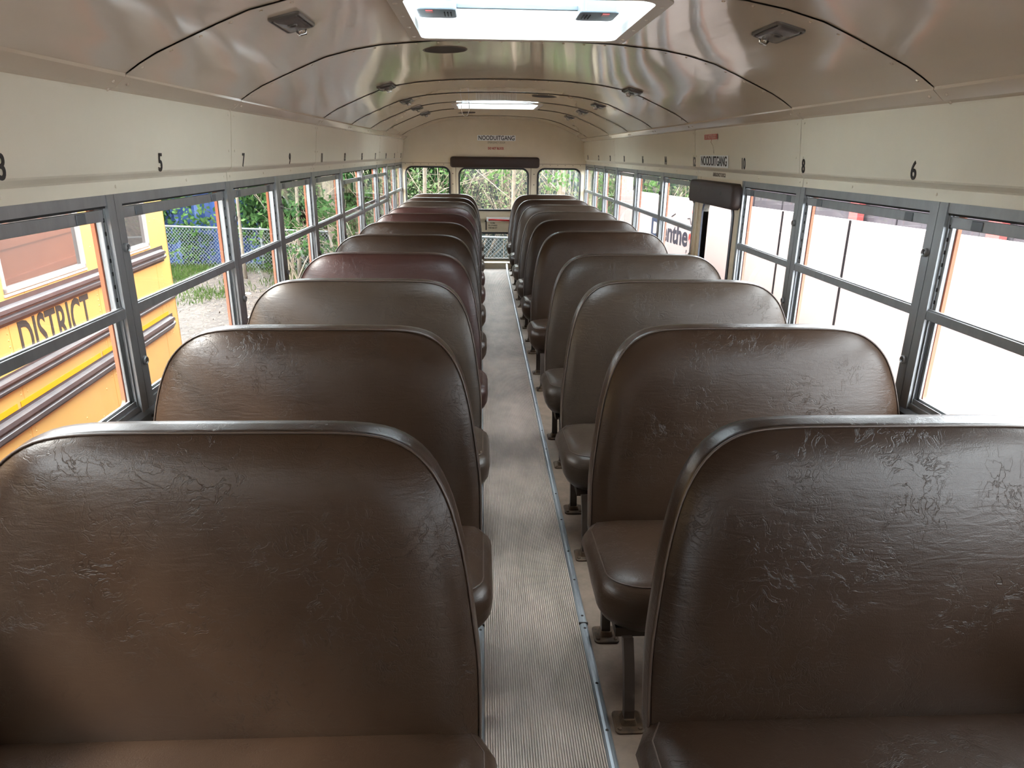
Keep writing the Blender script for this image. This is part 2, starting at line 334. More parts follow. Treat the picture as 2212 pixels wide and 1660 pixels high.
# ------------------------------------------------------------------ floor, walls, ceiling
mb = MB(); mb.box(XL - 0.05, XR + 0.05, YF, YR, -0.05, 0.0); mb.build('floor', FLOORM, kind='structure')
for side, X, o in (('left', XL, -1), ('right', XR, 1)):
    mb = MB()
    if side == 'left':
        mb.box(X, X + o * .03, YF, YR, 0, 0.60)
    else:
        mb.box(X, X + o * .03, YF, 3.335, 0, 0.60); mb.box(X, X + o * .03, 4.02, YR, 0, 0.60)
    w = mb.build('wall_' + side, GREYP, kind='structure')
    # dark ledge under the windows, with a folded lip
    mb = MB()
    spans = [(YF, YR)] if side == 'left' else [(YF, 3.335), (4.02, YR)]
    for a, b in spans:
        prof = [(X - o * .002, .60), (X - o * .012, .605), (X - o * .012, .628), (X - o * .004, .642), (X + o * .03, .646), (X + o * .03, .60)]
        mb.loops([[(p[0], a, p[1]) for p in prof], [(p[0], b, p[1]) for p in prof]])
    mb.build('window_ledge', ALU_DK, w)
    mb = MB()
    for y in np.arange(-1.5, YR - .1, .28):
        if side == 'right' and 3.3 < y < 4.05: continue
        mb.dome((X - o * .012, y, .617), (-o, 0, 0), .006, .004)
    mb.build('ledge_screws', SCREW, w)
    # upper band panels
    for i, (a, b) in enumerate(zip(BSEAMS, BSEAMS[1:])):
        mb = MB(); g = 0.0028
        prof = [(X, WTOP), (X, 1.254), (X - o * .004, 1.259), (X - o * .018, 1.270), (X - o * .021, 1.275), (X - o * .030, 1.36), (X - o * .040, 1.462), (X - o * .040, 1.480), (X + o * .03, 1.480), (X + o * .03, WTOP)]
        mb.loops([[(p[0], a + g, p[1]) for p in prof], [(p[0], b - g, p[1]) for p in prof]])
        pn = mb.build('wall_' + side, CREAM_WALL, kind='structure', bevel=0)
        mb = MB()
        for y in (a + .03, b - .03):
            for q, zz in ((.0, 1.24), (.028, 1.33), (.040, 1.452)): mb.dome((X - o * q, y, zz), (-o, 0, 0), .0048, .003)
        y = a + .45
        while y < b - .3: mb.dome((X, y, 1.24), (-o, 0, 0), .0048, .003); y += .45
        mb.build('rivets', CREAM_WALL, pn)
    # sloping cove molding between band and ceiling
    mb = MB(); g = 0.0015
    for a, b in zip(SEAMS, SEAMS[1:]):
        prof = [(X - o * .036, 1.466), (X - o * .052, 1.474), (X - o * .083, 1.499), (X - o * .083, 1.515), (X - o * .02, 1.52)]
        mb.loops([[(p[0], a + g, p[1]) for p in prof], [(p[0], b - g, p[1]) for p in prof]])
    tr = mb.build('trim_1' if side == 'left' else 'trim_2', CREAM, kind='structure')
    mb = MB()
    for y0 in SEAMS[1:-1]:
        for dy in (-.035, .035): mb.dome((X - o * .068, y0 + dy, 1.486), (-o, 0, -1.2), .005, .004)
        mb.dome((X - o * .045, y0 - .02, 1.469), (-o, 0, -.6), .005, .003)
    mb.build('rivets', CREAM, tr)
# rear parcel of ceiling panels
HX0, HX1 = XC - .3533 + 0.0, XC + .3133     # hatch opening in x
HX0 = XC - .3533
HATCH = [(1.95, 2.62), (5.90, 6.53)]
xs_prof = [(-d, z) for d, z in CEIL] + [(d, z) for d, z in CEIL[::-1][1:]]
# add the hatch edges to the profile
HA, HB = -0.352, 0.3133
pr = sorted(set([(round(d, 4), z) for d, z in xs_prof] + [(HA, ceil_z(XC + HA))]))
for i, (a, b) in enumerate(zip(SEAMS, SEAMS[1:])):
    ys = [a + .0006, b - .0006]
    for h0, h1 in HATCH:
        for h in (h0, h1):
            if a < h < b: ys.append(h)
    n_ = 4
    ys = sorted(ys)
    mb = MB(); lip = 0.0
    idx = {}
    def vid(ix, y):
        k = (ix, round(y, 5))
        if k not in idx:
            d, z = pr[ix]; idx[k] = len(mb.v)
            t_ = (y - a) / (b - a)
            mb.v.append((XC + d, y, z - 0.0035 * (1 - t_)))
        return idx[k]
    for y0, y1 in zip(ys, ys[1:]):
        for ix in range(len(pr) - 1):
            d0, d1 = pr[ix][0], pr[ix + 1][0]; xm = (d0 + d1) / 2; ym = (y0 + y1) / 2
            if HA < xm < HB and any(h0 < ym < h1 for h0, h1 in HATCH): continue
            mb.f.append((vid(ix, y0), vid(ix, y1), vid(ix + 1, y1), vid(ix + 1, y0))); mb.mi.append(0)
    cp = mb.build('ceiling', CREAM, smooth=True, kind='structure')
    mb = MB()
    if b < 8.5:
        for k in range(27):
            d = -0.98 + 1.96 * k / 26
            zz = ceil_z(XC + d); dz = (ceil_z(XC + d + .01) - ceil_z(XC + d - .01)) / .02
            inh = any(h0 - .06 < a + .03 < h1 + .06 for h0, h1 in HATCH) and HA - .06 < d < HB + .06
            if a > YF and not inh: mb.dome((XC + d, a + .028, zz - .0035), (dz, 0, -1), .005, .003)
        if mb.v: mb.build('rivets', CREAM, cp)
# dark backing over the seams = the roof itself
mb = MB(); rows = []
ys = [YF] + sorted([h for hh in HATCH for h in hh]) + [YR + .03]
pr2 = [(d * 1.03, z + .03) for d, z in pr]
idx = {}
def vid2(ix, y):
    k = (ix, y)
    if k not in idx:
        idx[k] = len(mb.v); mb.v.append((XC + (pr2[ix][0] if abs(pr2[ix][0]) > .37 else pr[ix][0]), y, pr2[ix][1]))
    return idx[k]
for y0, y1 in zip(ys, ys[1:]):
    for ix in range(len(pr) - 1):
        xm = (pr[ix][0] + pr[ix + 1][0]) / 2; ym = (y0 + y1) / 2
        if HA < xm < HB and any(h0 < ym < h1 for h0, h1 in HATCH): continue
        mb.f.append((vid2(ix, y0), vid2(ix, y1), vid2(ix + 1, y1), vid2(ix + 1, y0))); mb.mi.append(0)
for X, o in ((XL, -1), (XR, 1)): mb.box(X - o * .06, X + o * .045, YF, YR + .03, 1.526, 1.56)
mb.build('roof', SEAM, kind='structure')

# rear bulkhead with three windows, door between
M_REAR = basis((0, YR, 0), (1, 0, 0), (0, 0, 1))
outer = [(XL, 0), (XR, 0), (XR, 1.47)] + [(XC + d * 1.05, z + .055) for d, z in pr[::-1]] + [(XL, 1.47)]
DX0, DX1 = -.312, .585
hl = rrect(-.892, -.39, .55, 1.165, .07); hr = rrect(.672, 1.166, .55, 1.157, .07)
hd = [(DX0, 0.0), (DX1, 0.0), (DX1, 1.22), (DX0, 1.22)]
outer = [(XL, 0), (DX0, 0), (DX0, 1.22), (DX1, 1.22), (DX1, 0), (XR, 0), (XR, 1.47)] + [(XC + d * 1.05, z + .055) for d, z in pr[::-1]] + [(XL, 1.47)]
wr = plate('wall_rear', outer, [hl, hr], .04, CREAM_REAR, M_REAR, kind='structure')
mb = MB()
for x in (-.345, .62):
    for z in (.55, .62, .74, .86, .98, 1.10): mb.dome((x, YR - .02, z), (0, -1, 0), .006, .003)
for x in [-.9 + .09 * k for k in range(6)] + [.72 + .09 * k for k in range(6)]: mb.dome((x, YR - .02, 1.205), (0, -1, 0), .004, .002)
mb.build('rivets', SCREW, wr)
mb = MB(); mb.box(XL, XR, YR - .024, YR - .02, 1.216, 1.220); mb.build('wall_seam', SEAM, wr)

def gasket_window(name, x0, x1, z0, z1, r, kind='structure', M=M_REAR, parent=None, t=.017, depth=.03, gl=GLASS, gname='gasket'):
    root = parent or empty(name, kind=kind)
    O = rrect(x0 - t, x1 + t, z0 - t, z1 + t, r + t); I = rrect(x0 + .003, x1 - .003, z0 + .003, z1 - .003, r)
    mb = MB()
    L = []
    for pts, d in ((O, .0), (O, .5), (I, .6), (I, -.5), (O, -.2), (O, 0.0)):
        L.append([M @ Vector((p[0], p[1], d * depth + .02)) for p in pts])
    mb.loops(L, True, False, False); mb.build(gname, BLACK, root, smooth=True, auto=50)
    mb = MB(); mb.loops([[M @ Vector((p[0], p[1], .003)) for p in I], [M @ Vector((p[0], p[1], -.003)) for p in I]]); mb.build('glass_pane', gl, root)
    return root
# the plate's +z axis (ex x ey) points to -y here: toward the camera
gasket_window('window_1', -.892, -.39, .55, 1.165, .07)
gasket_window('window_2', .672, 1.166, .55, 1.157, .07)

# rear emergency door
door = empty('door_1', (0, 0, 0), kind='structure')
M_D = basis((0, YR - .005, 0), (1, 0, 0), (0, 0, 1))
dh1 = rrect(-.262, .541, .690, 1.155, .07); dh2 = rrect(-.20, .50, .105, .405, .04)
plate('door_panel', [(DX0 + .006, .02), (DX1 - .006, .02), (DX1 - .006, 1.216), (DX0 + .006, 1.216)], [dh1, dh2], .035, CREAM_REAR, M_D, door)
gasket_window('', -.262, .541, .690, 1.155, .07, M=M_D, parent=door)
gasket_window('', -.20, .50, .105, .405, .035, M=M_D, parent=door, gname='gasket')
mb = MB(); mb.box(DX0, DX1, YR - .03, YR + .02, 1.216, 1.222); mb.box(DX0, DX0 + .006, YR - .022, YR + .02, 0, 1.22); mb.box(DX1 - .006, DX1, YR - .022, YR + .02, 0, 1.22); mb.build('door_gap', SEAM, door)
mb = MB(); mb.tube([(.075, YR - .075, .573), (.12, YR - .075, .5745), (.40, YR - .075, .562)], .011, 10); hn = mb.build('door_handle', REDP, door, smooth=True, label='red handle bar')
mb = MB(); mb.box(.052, .075, YR - .085, YR - .03, .555, .602); mb.box(.058, .35, YR - .032, YR - .022, .545, .60); mb.build('handle_bracket', WHITE, hn, bevel=.004)
mb = MB(); mb.add([(.049 - .007, YR - .0235, .445), (.049 + .007, YR - .0235, .445), (.049 + .007, YR - .0235, .545), (.049 + .02, YR - .0235, .545), (.049, YR - .0235, .573), (.049 - .02, YR - .0235, .545), (.049 - .007, YR - .0235, .545)], [(0, 1, 2, 3, 4, 5, 6)]); mb.build('arrow_marking', TXT, door)
for k, (s, x, z) in enumerate((('TO OPEN', .128, .528), ('PULL UP HANDLE', .130, .500), ('THEN PUSH OUT', .130, .472))):
    text('door_lettering', s, .022, TXT, basis((x, YR - .0235, z), (1, 0, 0), (0, 0, 1)), door, sx=.62, bold=.0006)
mb = MB(); mb.box(-.33, .62, 8.375, YR - .02, 0.0, .066); mb.box(-.33, .62, 8.37, YR - .02, .066, .072); mb.build('door_sill', [CREAM_REAR], door)

# front bulkhead behind the viewer, its windscreen opening shrunk to cut light on the seats
M_F = basis((0, YF, 0), (1, 0, 0), (0, 0, 1))
plate('wall_front', [(XL, 0), (XR, 0), (XR, 1.47)] + [(XC + d * 1.05, z + .055) for d, z in pr[::-1]] + [(XL, 1.47)], [rrect(-.25, .8, 1.02, 1.34, .06)], .04, CREAM_REAR, M_F, kind='structure')
mb = MB(); mb.box(-.28, .83, YF - .006, YF + .0, .99, 1.37); ws = mb.build('window_3', GLASS, kind='structure')

# ------------------------------------------------------------------ side windows
wcount = 4
def side_window(side, y0, y1, lowered=0.0):
    global wcount
    X, o = (XL, -1) if side == 'left' else (XR, 1)
    root = empty('window_%d' % wcount, kind='structure'); wcount += 1
    f = .036
    q = lambda d: d * .36 if d > 0 else d      # thin wall: the panes sit only a few centimetres behind the flange
    def bx(mb, d0, d1, a, b, z0, z1): mb.box(X + o * q(d0), X + o * q(d1), a, b, z0, z1)
    # fixed frame: flanges, reveals, header, sill
    mb = MB()
    bx(mb, -.006, .004, y0 + .001, y0 + f, SILL - .03, WTOP); bx(mb, -.006, .004, y1 - f, y1 - .001, SILL - .03, WTOP)
    bx(mb, .004, .085, y0 + f - .005, y0 + f, SILL, WTOP); bx(mb, .004, .085, y1 - f, y1 - f + .005, SILL, WTOP)
    bx(mb, -.003, .085, y0 + f, y1 - f, 1.196, WTOP); bx(mb, .002, .085, y0 + f, y1 - f, SILL - .02, SILL + .004)
    bx(mb, .020, .024, y0 + f, y1 - f, SILL, SILL + .018)
    for ya, yb in ((y0 + f, y0 + f + .006), (y1 - f - .006, y1 - f)):
        bx(mb, .010, .014, ya, yb, SILL, 1.196); bx(mb, .040, .044, ya, yb, SILL, 1.196)
    mb.build('window_frame', ALU, root)
    # dark notched track
    mb = MB()
    for ya, yb in ((y0 + f - .001, y0 + f + .002), (y1 - f - .002, y1 - f + .001)):
        bx(mb, .014, .019, ya, yb, MID1, 1.196)
    for k in range(8):
        zz = MID1 + .02 + k * .034
        for ya, yb in ((y0 + f, y0 + f + .010), (y1 - f - .010, y1 - f)):
            bx(mb, .015, .022, ya, yb, zz, zz + .010)
    bx(mb, .004, .05, y0 + f, y1 - f, 1.190, 1.1965)
    mb.build('sash_track', DARK, root)
    # upper sash
    mb = MB(); s = -lowered; a, b = y0 + f + .004, y1 - f - .004
    bx(mb, .016, .036, a, b, 1.158 + s, 1.187 + s); bx(mb, .020, .036, a, a + .014, MID0 + s, 1.186 + s); bx(mb, .020, .036, b - .014, b, MID0 + s, 1.186 + s)
    bx(mb, -.004, .036, a - .006, b + .006, MID0 + s, MID1 + s); bx(mb, .0, .02, a - .006, b + .006, MID1 + s - .001, MID1 + s + .004)
    us = mb.build('upper_sash', ALU, root, bevel=.0015)
    mb = MB(); bx(mb, .0265, .0295, a + .012, b - .012, MID1 + s - .003, 1.160 + s); mb.build('glass_pane', GLASS, us)
    for yy in (a + .11 * (b - a) + .02, b - .11 * (b - a) - .02):
        mb = MB(); bx(mb, .008, .017, yy - .020, yy + .020, 1.160 + s, 1.184 + s); mb.build('latch', ALU_DK, us, bevel=.002)
    # lower sash, set outside
    mb = MB()
    bx(mb, .045, .062, a, b, SILL + .004, SILL + .022); bx(mb, .045, .062, a, a + .012, SILL, MID1); bx(mb, .045, .062, b - .012, b, SILL, MID1); bx(mb, .045, .062, a, b, MID0 - .004, MID1 - .006)
    ls = mb.build('lower_sash', ALU, root)
    mb = MB(); bx(mb, .052, .055, a + .010, b - .010, SILL + .020, MID0 - .002); mb.build('glass_pane', GLASS, ls)
    # two ring bolts on the flange
    for zz in (1.085, .775):
        mb = MB(); mb.ring((X - o * .006, y0 + .016, zz), (-o, 0, 0), .0125, .006, .009); mb.disc((X - o * .006, y0 + .016, zz), (-o, 0, 0), .004, .004)
        mb.build('bolt', ALU, root, smooth=True, auto=40)
for i, (a, b) in enumerate(zip(POSTS, POSTS[1:])):
    low = {4.87: .042, 5.71: .040, 6.55: .045}.get(a, 0.0)
    side_window('left', a, b, low)
    if abs(a - 3.35) > .01: side_window('right', a, b, 0.0)

# right side emergency door
d2 = empty('door_2', kind='structure')
M_R = basis((XR + .012, 0, 0), (0, 1, 0), (0, 0, 1))
# local x = +y, local y = z; plate normal +x (outwards), so flip depth by building with negative offsets
plate('door_panel', [(3.345, .02), (4.04, .02), (4.04, WTOP), (3.345, WTOP)], [rrect(3.42, 3.895, .34, 1.098, .06)], .03, CREAM_REAR, M_R, d2)
O_ = rrect(3.405, 3.91, .325, 1.113, .075); I_ = rrect(3.42, 3.895, .34, 1.098, .06)
mb = MB(); mb.loops([[(XR + .012 + dx, p[0], p[1]) for p in pts] for pts, dx in ((O_, 0), (O_, -.02), (I_, -.024), (I_, .015), (O_, .016))], True, False, False); mb.build('gasket', mat('blue_black_rubber', (.015, .017, .03), .4), d2, smooth=True, auto=50)
mb = MB(); mb.loops([[(XR + .012, p[0], p[1]) for p in I_], [(XR + .016, p[0], p[1]) for p in I_]]); mb.build('glass_pane', GLASS, d2)
mb = MB()
mb.box(XR - .008, XR + .03, 3.336, 3.352, 0, WTOP); mb.box(XR - .008, XR + .03, 4.035, 4.05, 0, WTOP); mb.box(XR - .012, XR, 3.975, 3.985, .6, WTOP - .1); mb.box(XR - .006, XR + .0, 3.995, 4.03, .0, WTOP)
mb.build('door_frame', CREAM_REAR, d2)

# padded bars over the two doors
def pad(name, M4, L, z0, z1, depth, label):
    """x along the pad, y = into the room, z up"""
    O = rrect(-.5 * L, .5 * L, z0, z1, .03, 4)
    mb = MB(); c = ((z0 + z1) / 2)
    def ins(pts, k): return [(p[0] * (1 - k * .1) if False else p[0] - math.copysign(min(abs(p[0]), k), p[0]), c + (p[1] - c) * (1 - k * 6 if k * 6 < .5 else .5)) for p in pts]
    L_ = [[M4 @ Vector((p[0], 0, p[1])) for p in O], [M4 @ Vector((p[0], depth * .6, p[1])) for p in O], [M4 @ Vector((p[0], depth * .88, p[1])) for p in ins(O, .008)], [M4 @ Vector((p[0], depth, p[1])) for p in ins(O, .025)]]
    mb.loops(L_)
    o = mb.build(name, PADM, smooth=True, auto=60, label=label, cat='pad', group='padded bars above the exit doors')
    return o
p1 = pad('header_pad', Matrix.Translation((.153, YR - .02, 0)) @ Matrix.Rotation(math.pi, 4, 'Z'), 1.05, 1.170, 1.292, .085, 'dark brown padded bar over the rear emergency door window')
p2 = pad('header_pad', Matrix.Translation((XR, 3.70, 0)) @ Matrix.Rotation(math.pi / 2, 4, 'Z'), .74, 1.085, 1.206, .05, 'dark brown padded bar over the side emergency door in the right wall')
for y in (3.50, 3.83):
    mb = MB(); mb.ring((XR - .047, y, 1.155), (-1, 0, 0), .012, .007, .004); mb.build('button', SCREW, p2)

# ------------------------------------------------------------------ aisle mat and metal strips
mb = MB()
x = 0.004; ribs = []
nr = 46; w_ = .283 / nr
prof = []
for k in range(nr):
    x0 = .003 + k * w_
    prof += [(x0, .0012), (x0 + w_ * .28, .0012), (x0 + w_ * .40, .0065), (x0 + w_ * .88, .0065)]
prof += [(.286, .0035), (.286, 0.0002), (.003, 0.0002)]
mb.loops([[(p[0], y, p[1]) for p in prof] for y in (YF + .03, 3.0, 8.37)])
mb.build('aisle_mat', MATM, label='ribbed grey-brown rubber mat running down the aisle', cat='floor mat')
for nm, xs, lab, ys_ in (('floor_strip', (-.021, .0035), 'aluminium edging strip along the left side of the ribbed aisle mat', None), ('floor_strip', (.286, .311), 'aluminium edging strip along the right side of the mat, its rear end lifted', 1)):
    mb = MB(); a, b = xs; c = (a + b) / 2
    def sec(y, dz=0): return [(a, y, dz), (a + .001, y, dz + .004), (a + .006, y, dz + .009), (c, y, dz + .0105), (b - .006, y, dz + .009), (b - .001, y, dz + .004), (b, y, dz), (c, y, dz + .0005)]
    ysl = [(YF + .03, 0), (2.0, 0)] + ([(8.0, 0), (8.15, .006), (8.28, .025), (8.36, .055)] if ys_ else [(8.36, 0)])
    mb.loops([sec(y, dz) for y, dz in ysl]); so = mb.build(nm, STRIP, label=lab, cat='floor trim', group='metal strips edging the aisle mat')
    mb = MB()
    yy = [1.30, 1.456, 1.678, 1.735, 1.92, 2.09, 2.31, 2.52, 2.97, 3.2] + [3.6 + .42 * k for k in range(11)] + [1.07, .8, .4]
    for y in yy: mb.dome((c + .001, y, .0100), (0, 0, 1), .0042, .0022)
    mb.box(a - .001, b + .001, 1.700, 1.704, .001, .011)
    mb.build('screws', SCREW, so)

# ------------------------------------------------------------------ bench seats
# local frame: x = 0 aisle edge of backrest, growing to the window; y = 0 at the front crest of the backrest; z up from the floor
OUTL = [(.0, .285), (-.001, .36), (.001, .45), (.012, .54), (.026, .64), (.045, .72), (.062, .765), (.085, .805), (.112, .833), (.145, .853), (.185, .864), (.24, .869), (.32, .870),
        (.47, .870), (.62, .870), (.68, .869), (.735, .864), (.775, .853), (.81, .832), (.838, .805), (.858, .775), (.880, .72), (.898, .64), (.910, .54), (.915, .45), (.917, .36), (.918, .285)]
LEAN = .22
def refine(P, n=2):
    for _ in range(n):
        Q = [P[0]]
        for a, b in zip(P, P[1:]): Q += [(.75 * a[0] + .25 * b[0], .75 * a[1] + .25 * b[1]), (.25 * a[0] + .75 * b[0], .25 * a[1] + .75 * b[1])]
        Q.append(P[-1]); P = Q
    return P
RO = refine(OUTL, 1)
RO = RO + [(x_, .285) for x_ in np.linspace(.85, .06, 14)]
cxm, czm = .459, .5775
def inset(P, d):
    return [(cxm + (p[0] - cxm) * (1 - d / .459), czm + (p[1] - czm) * (1 - d / .293)) for p in P]
def yb(z, d): return -(.864 - z) * LEAN + d
def sc_in(P, k): return [(cxm + (p[0] - cxm) * k, czm + (p[1] - czm) * k) for p in P]
def seat_proto():
    root = empty('bench_seat')
    mb = MB(); L = []
    base = inset(RO, .085)
    fr = [(sc_in(base, .25), -.034), (sc_in(base, .6), -.034), (sc_in(base, .85), -.033), (base, -.031), (inset(RO, .055), -.027), (inset(RO, .032), -.020), (inset(RO, .016), -.011), (inset(RO, .006), -.003), (RO, .003),
          (inset(RO, .000), .012), (inset(RO, -.002), .03), (inset(RO, .0), .052), (inset(RO, .005), .062), (inset(RO, .014), .069), (inset(RO, .04), .072)]
    for P, d in fr: L.append([(p[0], yb(p[1], d), p[1]) for p in P])
    mb.loops(L, True, False, True, fan0=(cxm, yb(czm, -.034), czm))
    mb.build('backrest', VIN[0], root, smooth=True)
    mb = MB(); mb.tube([(p[0], yb(p[1], -.0015), p[1]) for p in inset(refine(OUTL, 1), .0015)], .0024, 6); mb.build('piping', PIPE, root, smooth=True)
    # cushion: plan outline
    pl = []
    x0, x1, yf, yk = -.030, .925, -.505, -.10
    for i in range(8): a = math.radians(180 + 90 * i / 7); pl.append((x0 + .10 + .10 * math.cos(a), yf + .085 + .085 * math.sin(a)))
    for xx in np.linspace(x0 + .2, x1 - .2, 6): pl.append((xx, yf))
    for i in range(8): a = math.radians(270 + 90 * i / 7); pl.append((x1 - .08 + .08 * math.cos(a), yf + .085 + .085 * math.sin(a)))
    for yy in (-.33, -.24, -.16): pl.append((x1, yy))
    pl += [(x1 - .01, yk), (x1 - .05, yk + .02)] + [(xx, yk + .02) for xx in np.linspace(x1 - .2, .15, 5)] + [(.03, yk + .02), (.0, yk)]
    for yy in (-.16, -.24, -.33): pl.append((x0, yy))
    cx_, cy_ = .447, -.30
    def pi(d):
        out = []
        for p in pl:
            hx = (x1 - x0) / 2; hy = .21
            out.append((cx_ + (p[0] - cx_) * (1 - d / hx), cy_ + (p[1] - cy_) * (1 - d / hy)))
        return out
    def cz(p, z, top): return z + (.028 * ((-.10 - p[1]) / .4) - .006 if top else 0) + (.0 if top else .035 * max(0, (p[1] + .33) / .25))
    lv = [(.075, .200, 0), (.055, .203, 0), (.034, .215, 0), (.016, .237, 0), (.004, .262, 0), (.0, .283, 1), (.004, .302, 1), (.012, .318, 1), (.026, .331, 1), (.05, .340, 1), (.09, .346, 1), (.14, .349, 1), (.19, .350, 1)]
    mb = MB(); mb.loops([[(p[0], p[1], cz(p, z, t_)) for p in pi(d)] for d, z, t_ in lv], True, True, True)
    mb.build('seat_cushion', VIN[0], root, smooth=True, auto=75)
    pp = [(p[0], p[1], cz(p, .3295, 1)) for p in pi(.024)]
    # stitched seam runs along the aisle side and the front
    mb = MB(); mb.tube(pp[-4:] + pp[:22], .0018, 6); mb.build('piping', PIPE, root, smooth=True)
    # frame under the cushion
    mb = MB()
    for yy in (-.44, -.16): mb.box(.02, .915, yy - .0125, yy + .0125, .188, .213)
    mb.box(.02, .045, -.45, -.12, .188, .213); mb.box(.04, .06, -.11, -.075, .19, .32)
    mb.build('seat_frame', LEGM, root)
    for k, pts in enumerate(([(.045, -.475, .205), (.046, -.500, .15), (.046, -.522, .09), (.046, -.535, .04), (.046, -.538, .006)], [(.045, -.175, .205), (.045, -.19, .12), (.045, -.205, .05), (.045, -.212, .006)])):
        mb = MB(); mb.tube(pts, .01, rect=(.0125, .012)); lg = mb.build('leg', LEGM, root)
        yy = pts[-1][1]; mb = MB()
        mb.loops([[(.046 + p[0], yy + p[1], z) for p in rrect(-.036 + i_, .036 - i_, -.038 + i_, .034 - i_, .012 - i_ * .3)] for i_, z in ((0, 0.0003), (0, .005), (.003, .007))])
        mb.loops([[(.046 + p[0], yy + p[1], z) for p in rrect(-.02 + i_, .02 - i_, -.02 + i_, .02 - i_, .008)] for i_, z in ((0, .006), (.004, .022))])
        for sx_, sy_ in ((-.025, -.026), (.025, -.026)): mb.dome((.046 + sx_, yy + sy_, .007), (0, 0, 1), .006, .005)
        mb.build('base_plate', RUST, lg, label='rusty steel floor plate')
    return root
proto = seat_proto()
LY = [.27, 1.12, 1.855, 2.61, 3.36, 4.14, 4.925, 5.65, 6.33, 7.09, 7.70, 8.44]  # first bench of each side is unseen, added to shade the nearest backrests
RY = [.27, 1.135, 1.87, 2.615, 3.35, 4.40, 5.20, 5.93, 6.73, 7.53, 8.43]
# left and right rows are mirror images
def mirror_tree(o, parent=None, memo={}):
    c = o.copy(); COL.objects.link(c); c.parent = parent
    if o.type == 'MESH':
        if o.data.name not in memo:
            me = o.data.copy(); me.transform(Matrix.Diagonal((-1, 1, 1, 1))); me.flip_normals(); memo[o.data.name] = me
        c.data = memo[o.data.name]
    for ch in o.children: mirror_tree(ch, c, memo)
    return c
mproto = mirror_tree(proto)
ordn = ['', 'nearest', 'second', 'third', 'fourth', 'fifth', 'sixth', 'seventh', 'eighth', 'ninth', 'tenth', 'last']
LM = [0, 0, 0, 3, 1, 0, 0, 1, 1, 3, 2, 0]; RM = [0, 2, 0, 3, 3, 0, 2, 3, 3, 2, 0]
cname = {0: 'brown', 1: 'reddish-brown', 2: 'dark brown', 3: 'grey-brown'}
for side, Y, MI, pr_, X0 in (('left', LY, LM, mproto, -.005), ('right', RY, RM, proto, .311)):
    n = len(Y)
    for k, y in enumerate(Y):
        o = pr_ if k == 0 else copy_tree(pr_, None, {VIN[0]: VIN[MI[k]]})
        if k == n - 1: lab = 'farthest %s vinyl bench on the %s of the aisle, against the rear wall' % (cname[MI[k]], side)
        elif k == 0: lab = 'bench below the viewer, %s of the aisle, out of view, added to shade the nearest bench' % side
        elif k == 1: lab = 'nearest %s vinyl bench, filling the lower %s corner of the view' % (cname[MI[k]], side)
        else: lab = '%s %s vinyl bench from the camera on the %s of the aisle' % (ordn[k], cname[MI[k]], side)
        o.location = (X0, y, 0)
        tag(o, lab, 'bus seat', 'bench seats on the %s of the aisle' % side)
def setmat(o, mm):
    if o.type == 'MESH':
        for s_ in o.material_slots:
            if s_.material == VIN[0]: s_.link = 'OBJECT'; s_.material = mm
    for ch in o.children: setmat(ch, mm)
setmat(mproto, VIN[LM[0]]); setmat(proto, VIN[RM[0]])

# ------------------------------------------------------------------ row numbers, signs
def wall_basis(side, y, z, dx=0.0):
    # panel leans slightly inwards with height
    if side == 'left': X = XL + .0215 + (z - 1.275) * .105 + dx; return basis((X + .0006, y, z), (0, 1, 0), (-.0, 0, 1)) 
    X = XR - .0215 - (z - 1.275) * .105 - dx; return basis((X - .0006, y, z), (0, -1, 0), (0, 0, 1))
def wall_basis_l(y, z): return basis((XL + .0235 + (z - 1.275) * .105, y, z), (0, 1, 0), (.1, 0, 1))
# looking at the left wall from inside: text runs toward +y ; its normal must face +x
for i, (s, y) in enumerate(((3, 1.425), (5, 2.115), (7, 2.84), (9, 3.52), (11, 4.22), (13, 4.92), (15, 5.62), (17, 6.32), (19, 7.02), (21, 7.7), (23, 8.3))):
    text('row_number', str(s), .070, TXT, basis((XL + .0225 + (1.294 - 1.275) * .11, y, 1.2945), (0, 1, 0), (.1, 0, 1)), sx=.80, bold=.0012, label='black row number %d painted above the left windows' % s, cat='number', group='row numbers above the left windows')
for i, (s, y) in enumerate(((6, 1.975), (8, 2.675), (10, 3.305), (12, 4.085), (14, 4.735), (16, 5.415), (18, 6.13), (20, 6.80), (22, 7.48), (24, 8.24))):
    text('row_number', str(s), .070, TXT, basis((XR - .0225 - (1.294 - 1.275) * .11, y, 1.2975), (0, -1, 0), (-.1, 0, 1)), sx=.80, bold=.0012, label='black row number %d painted above the right windows' % s, cat='number', group='row numbers above the right windows')
def sign(name, M4, w, h, txt, size, m_txt, m_bg, label, sx=1.0, bold=.0005, cat='sign'):
    mb = MB(); mb.loops([[M4 @ Vector((p[0], p[1], z)) for p in rrect(-w / 2, w / 2, -h / 2, h / 2, .003, 2)] for z in (0, .0008)])
    o = mb.build(name, m_bg, label=label, cat=cat)
    text('lettering', txt, size, m_txt, M4 @ Matrix.Translation((0, -size * .02, .0012)), o, sx=sx, bold=bold)
    return o
MR = basis((.171, YR - .0205, 1.502), (1, 0, 0), (0, 0, 1))
sign('exit_sign', MR, .447, .062, 'NOODUITGANG', .068, TXT, WHITE, 'white NOODUITGANG sticker with black letters on the rear wall above the door', sx=.82, bold=.001)
text('door_notice', 'EMERGENCY DOOR', .032, TXT_GREY, basis((.171, YR - .0212, 1.452), (1, 0, 0), (0, 0, 1)), sx=.72, label='faded brown lettering just under the sticker on the rear wall', cat='lettering')
text('warning_notice', 'DO NOT BLOCK', .036, TXT_RED, basis((.164, YR - .0212, 1.386), (1, 0, 0), (0, 0, 1)), sx=.68, bold=.0016, label='red DO NOT BLOCK lettering on the rear wall above the padded bar', cat='lettering')
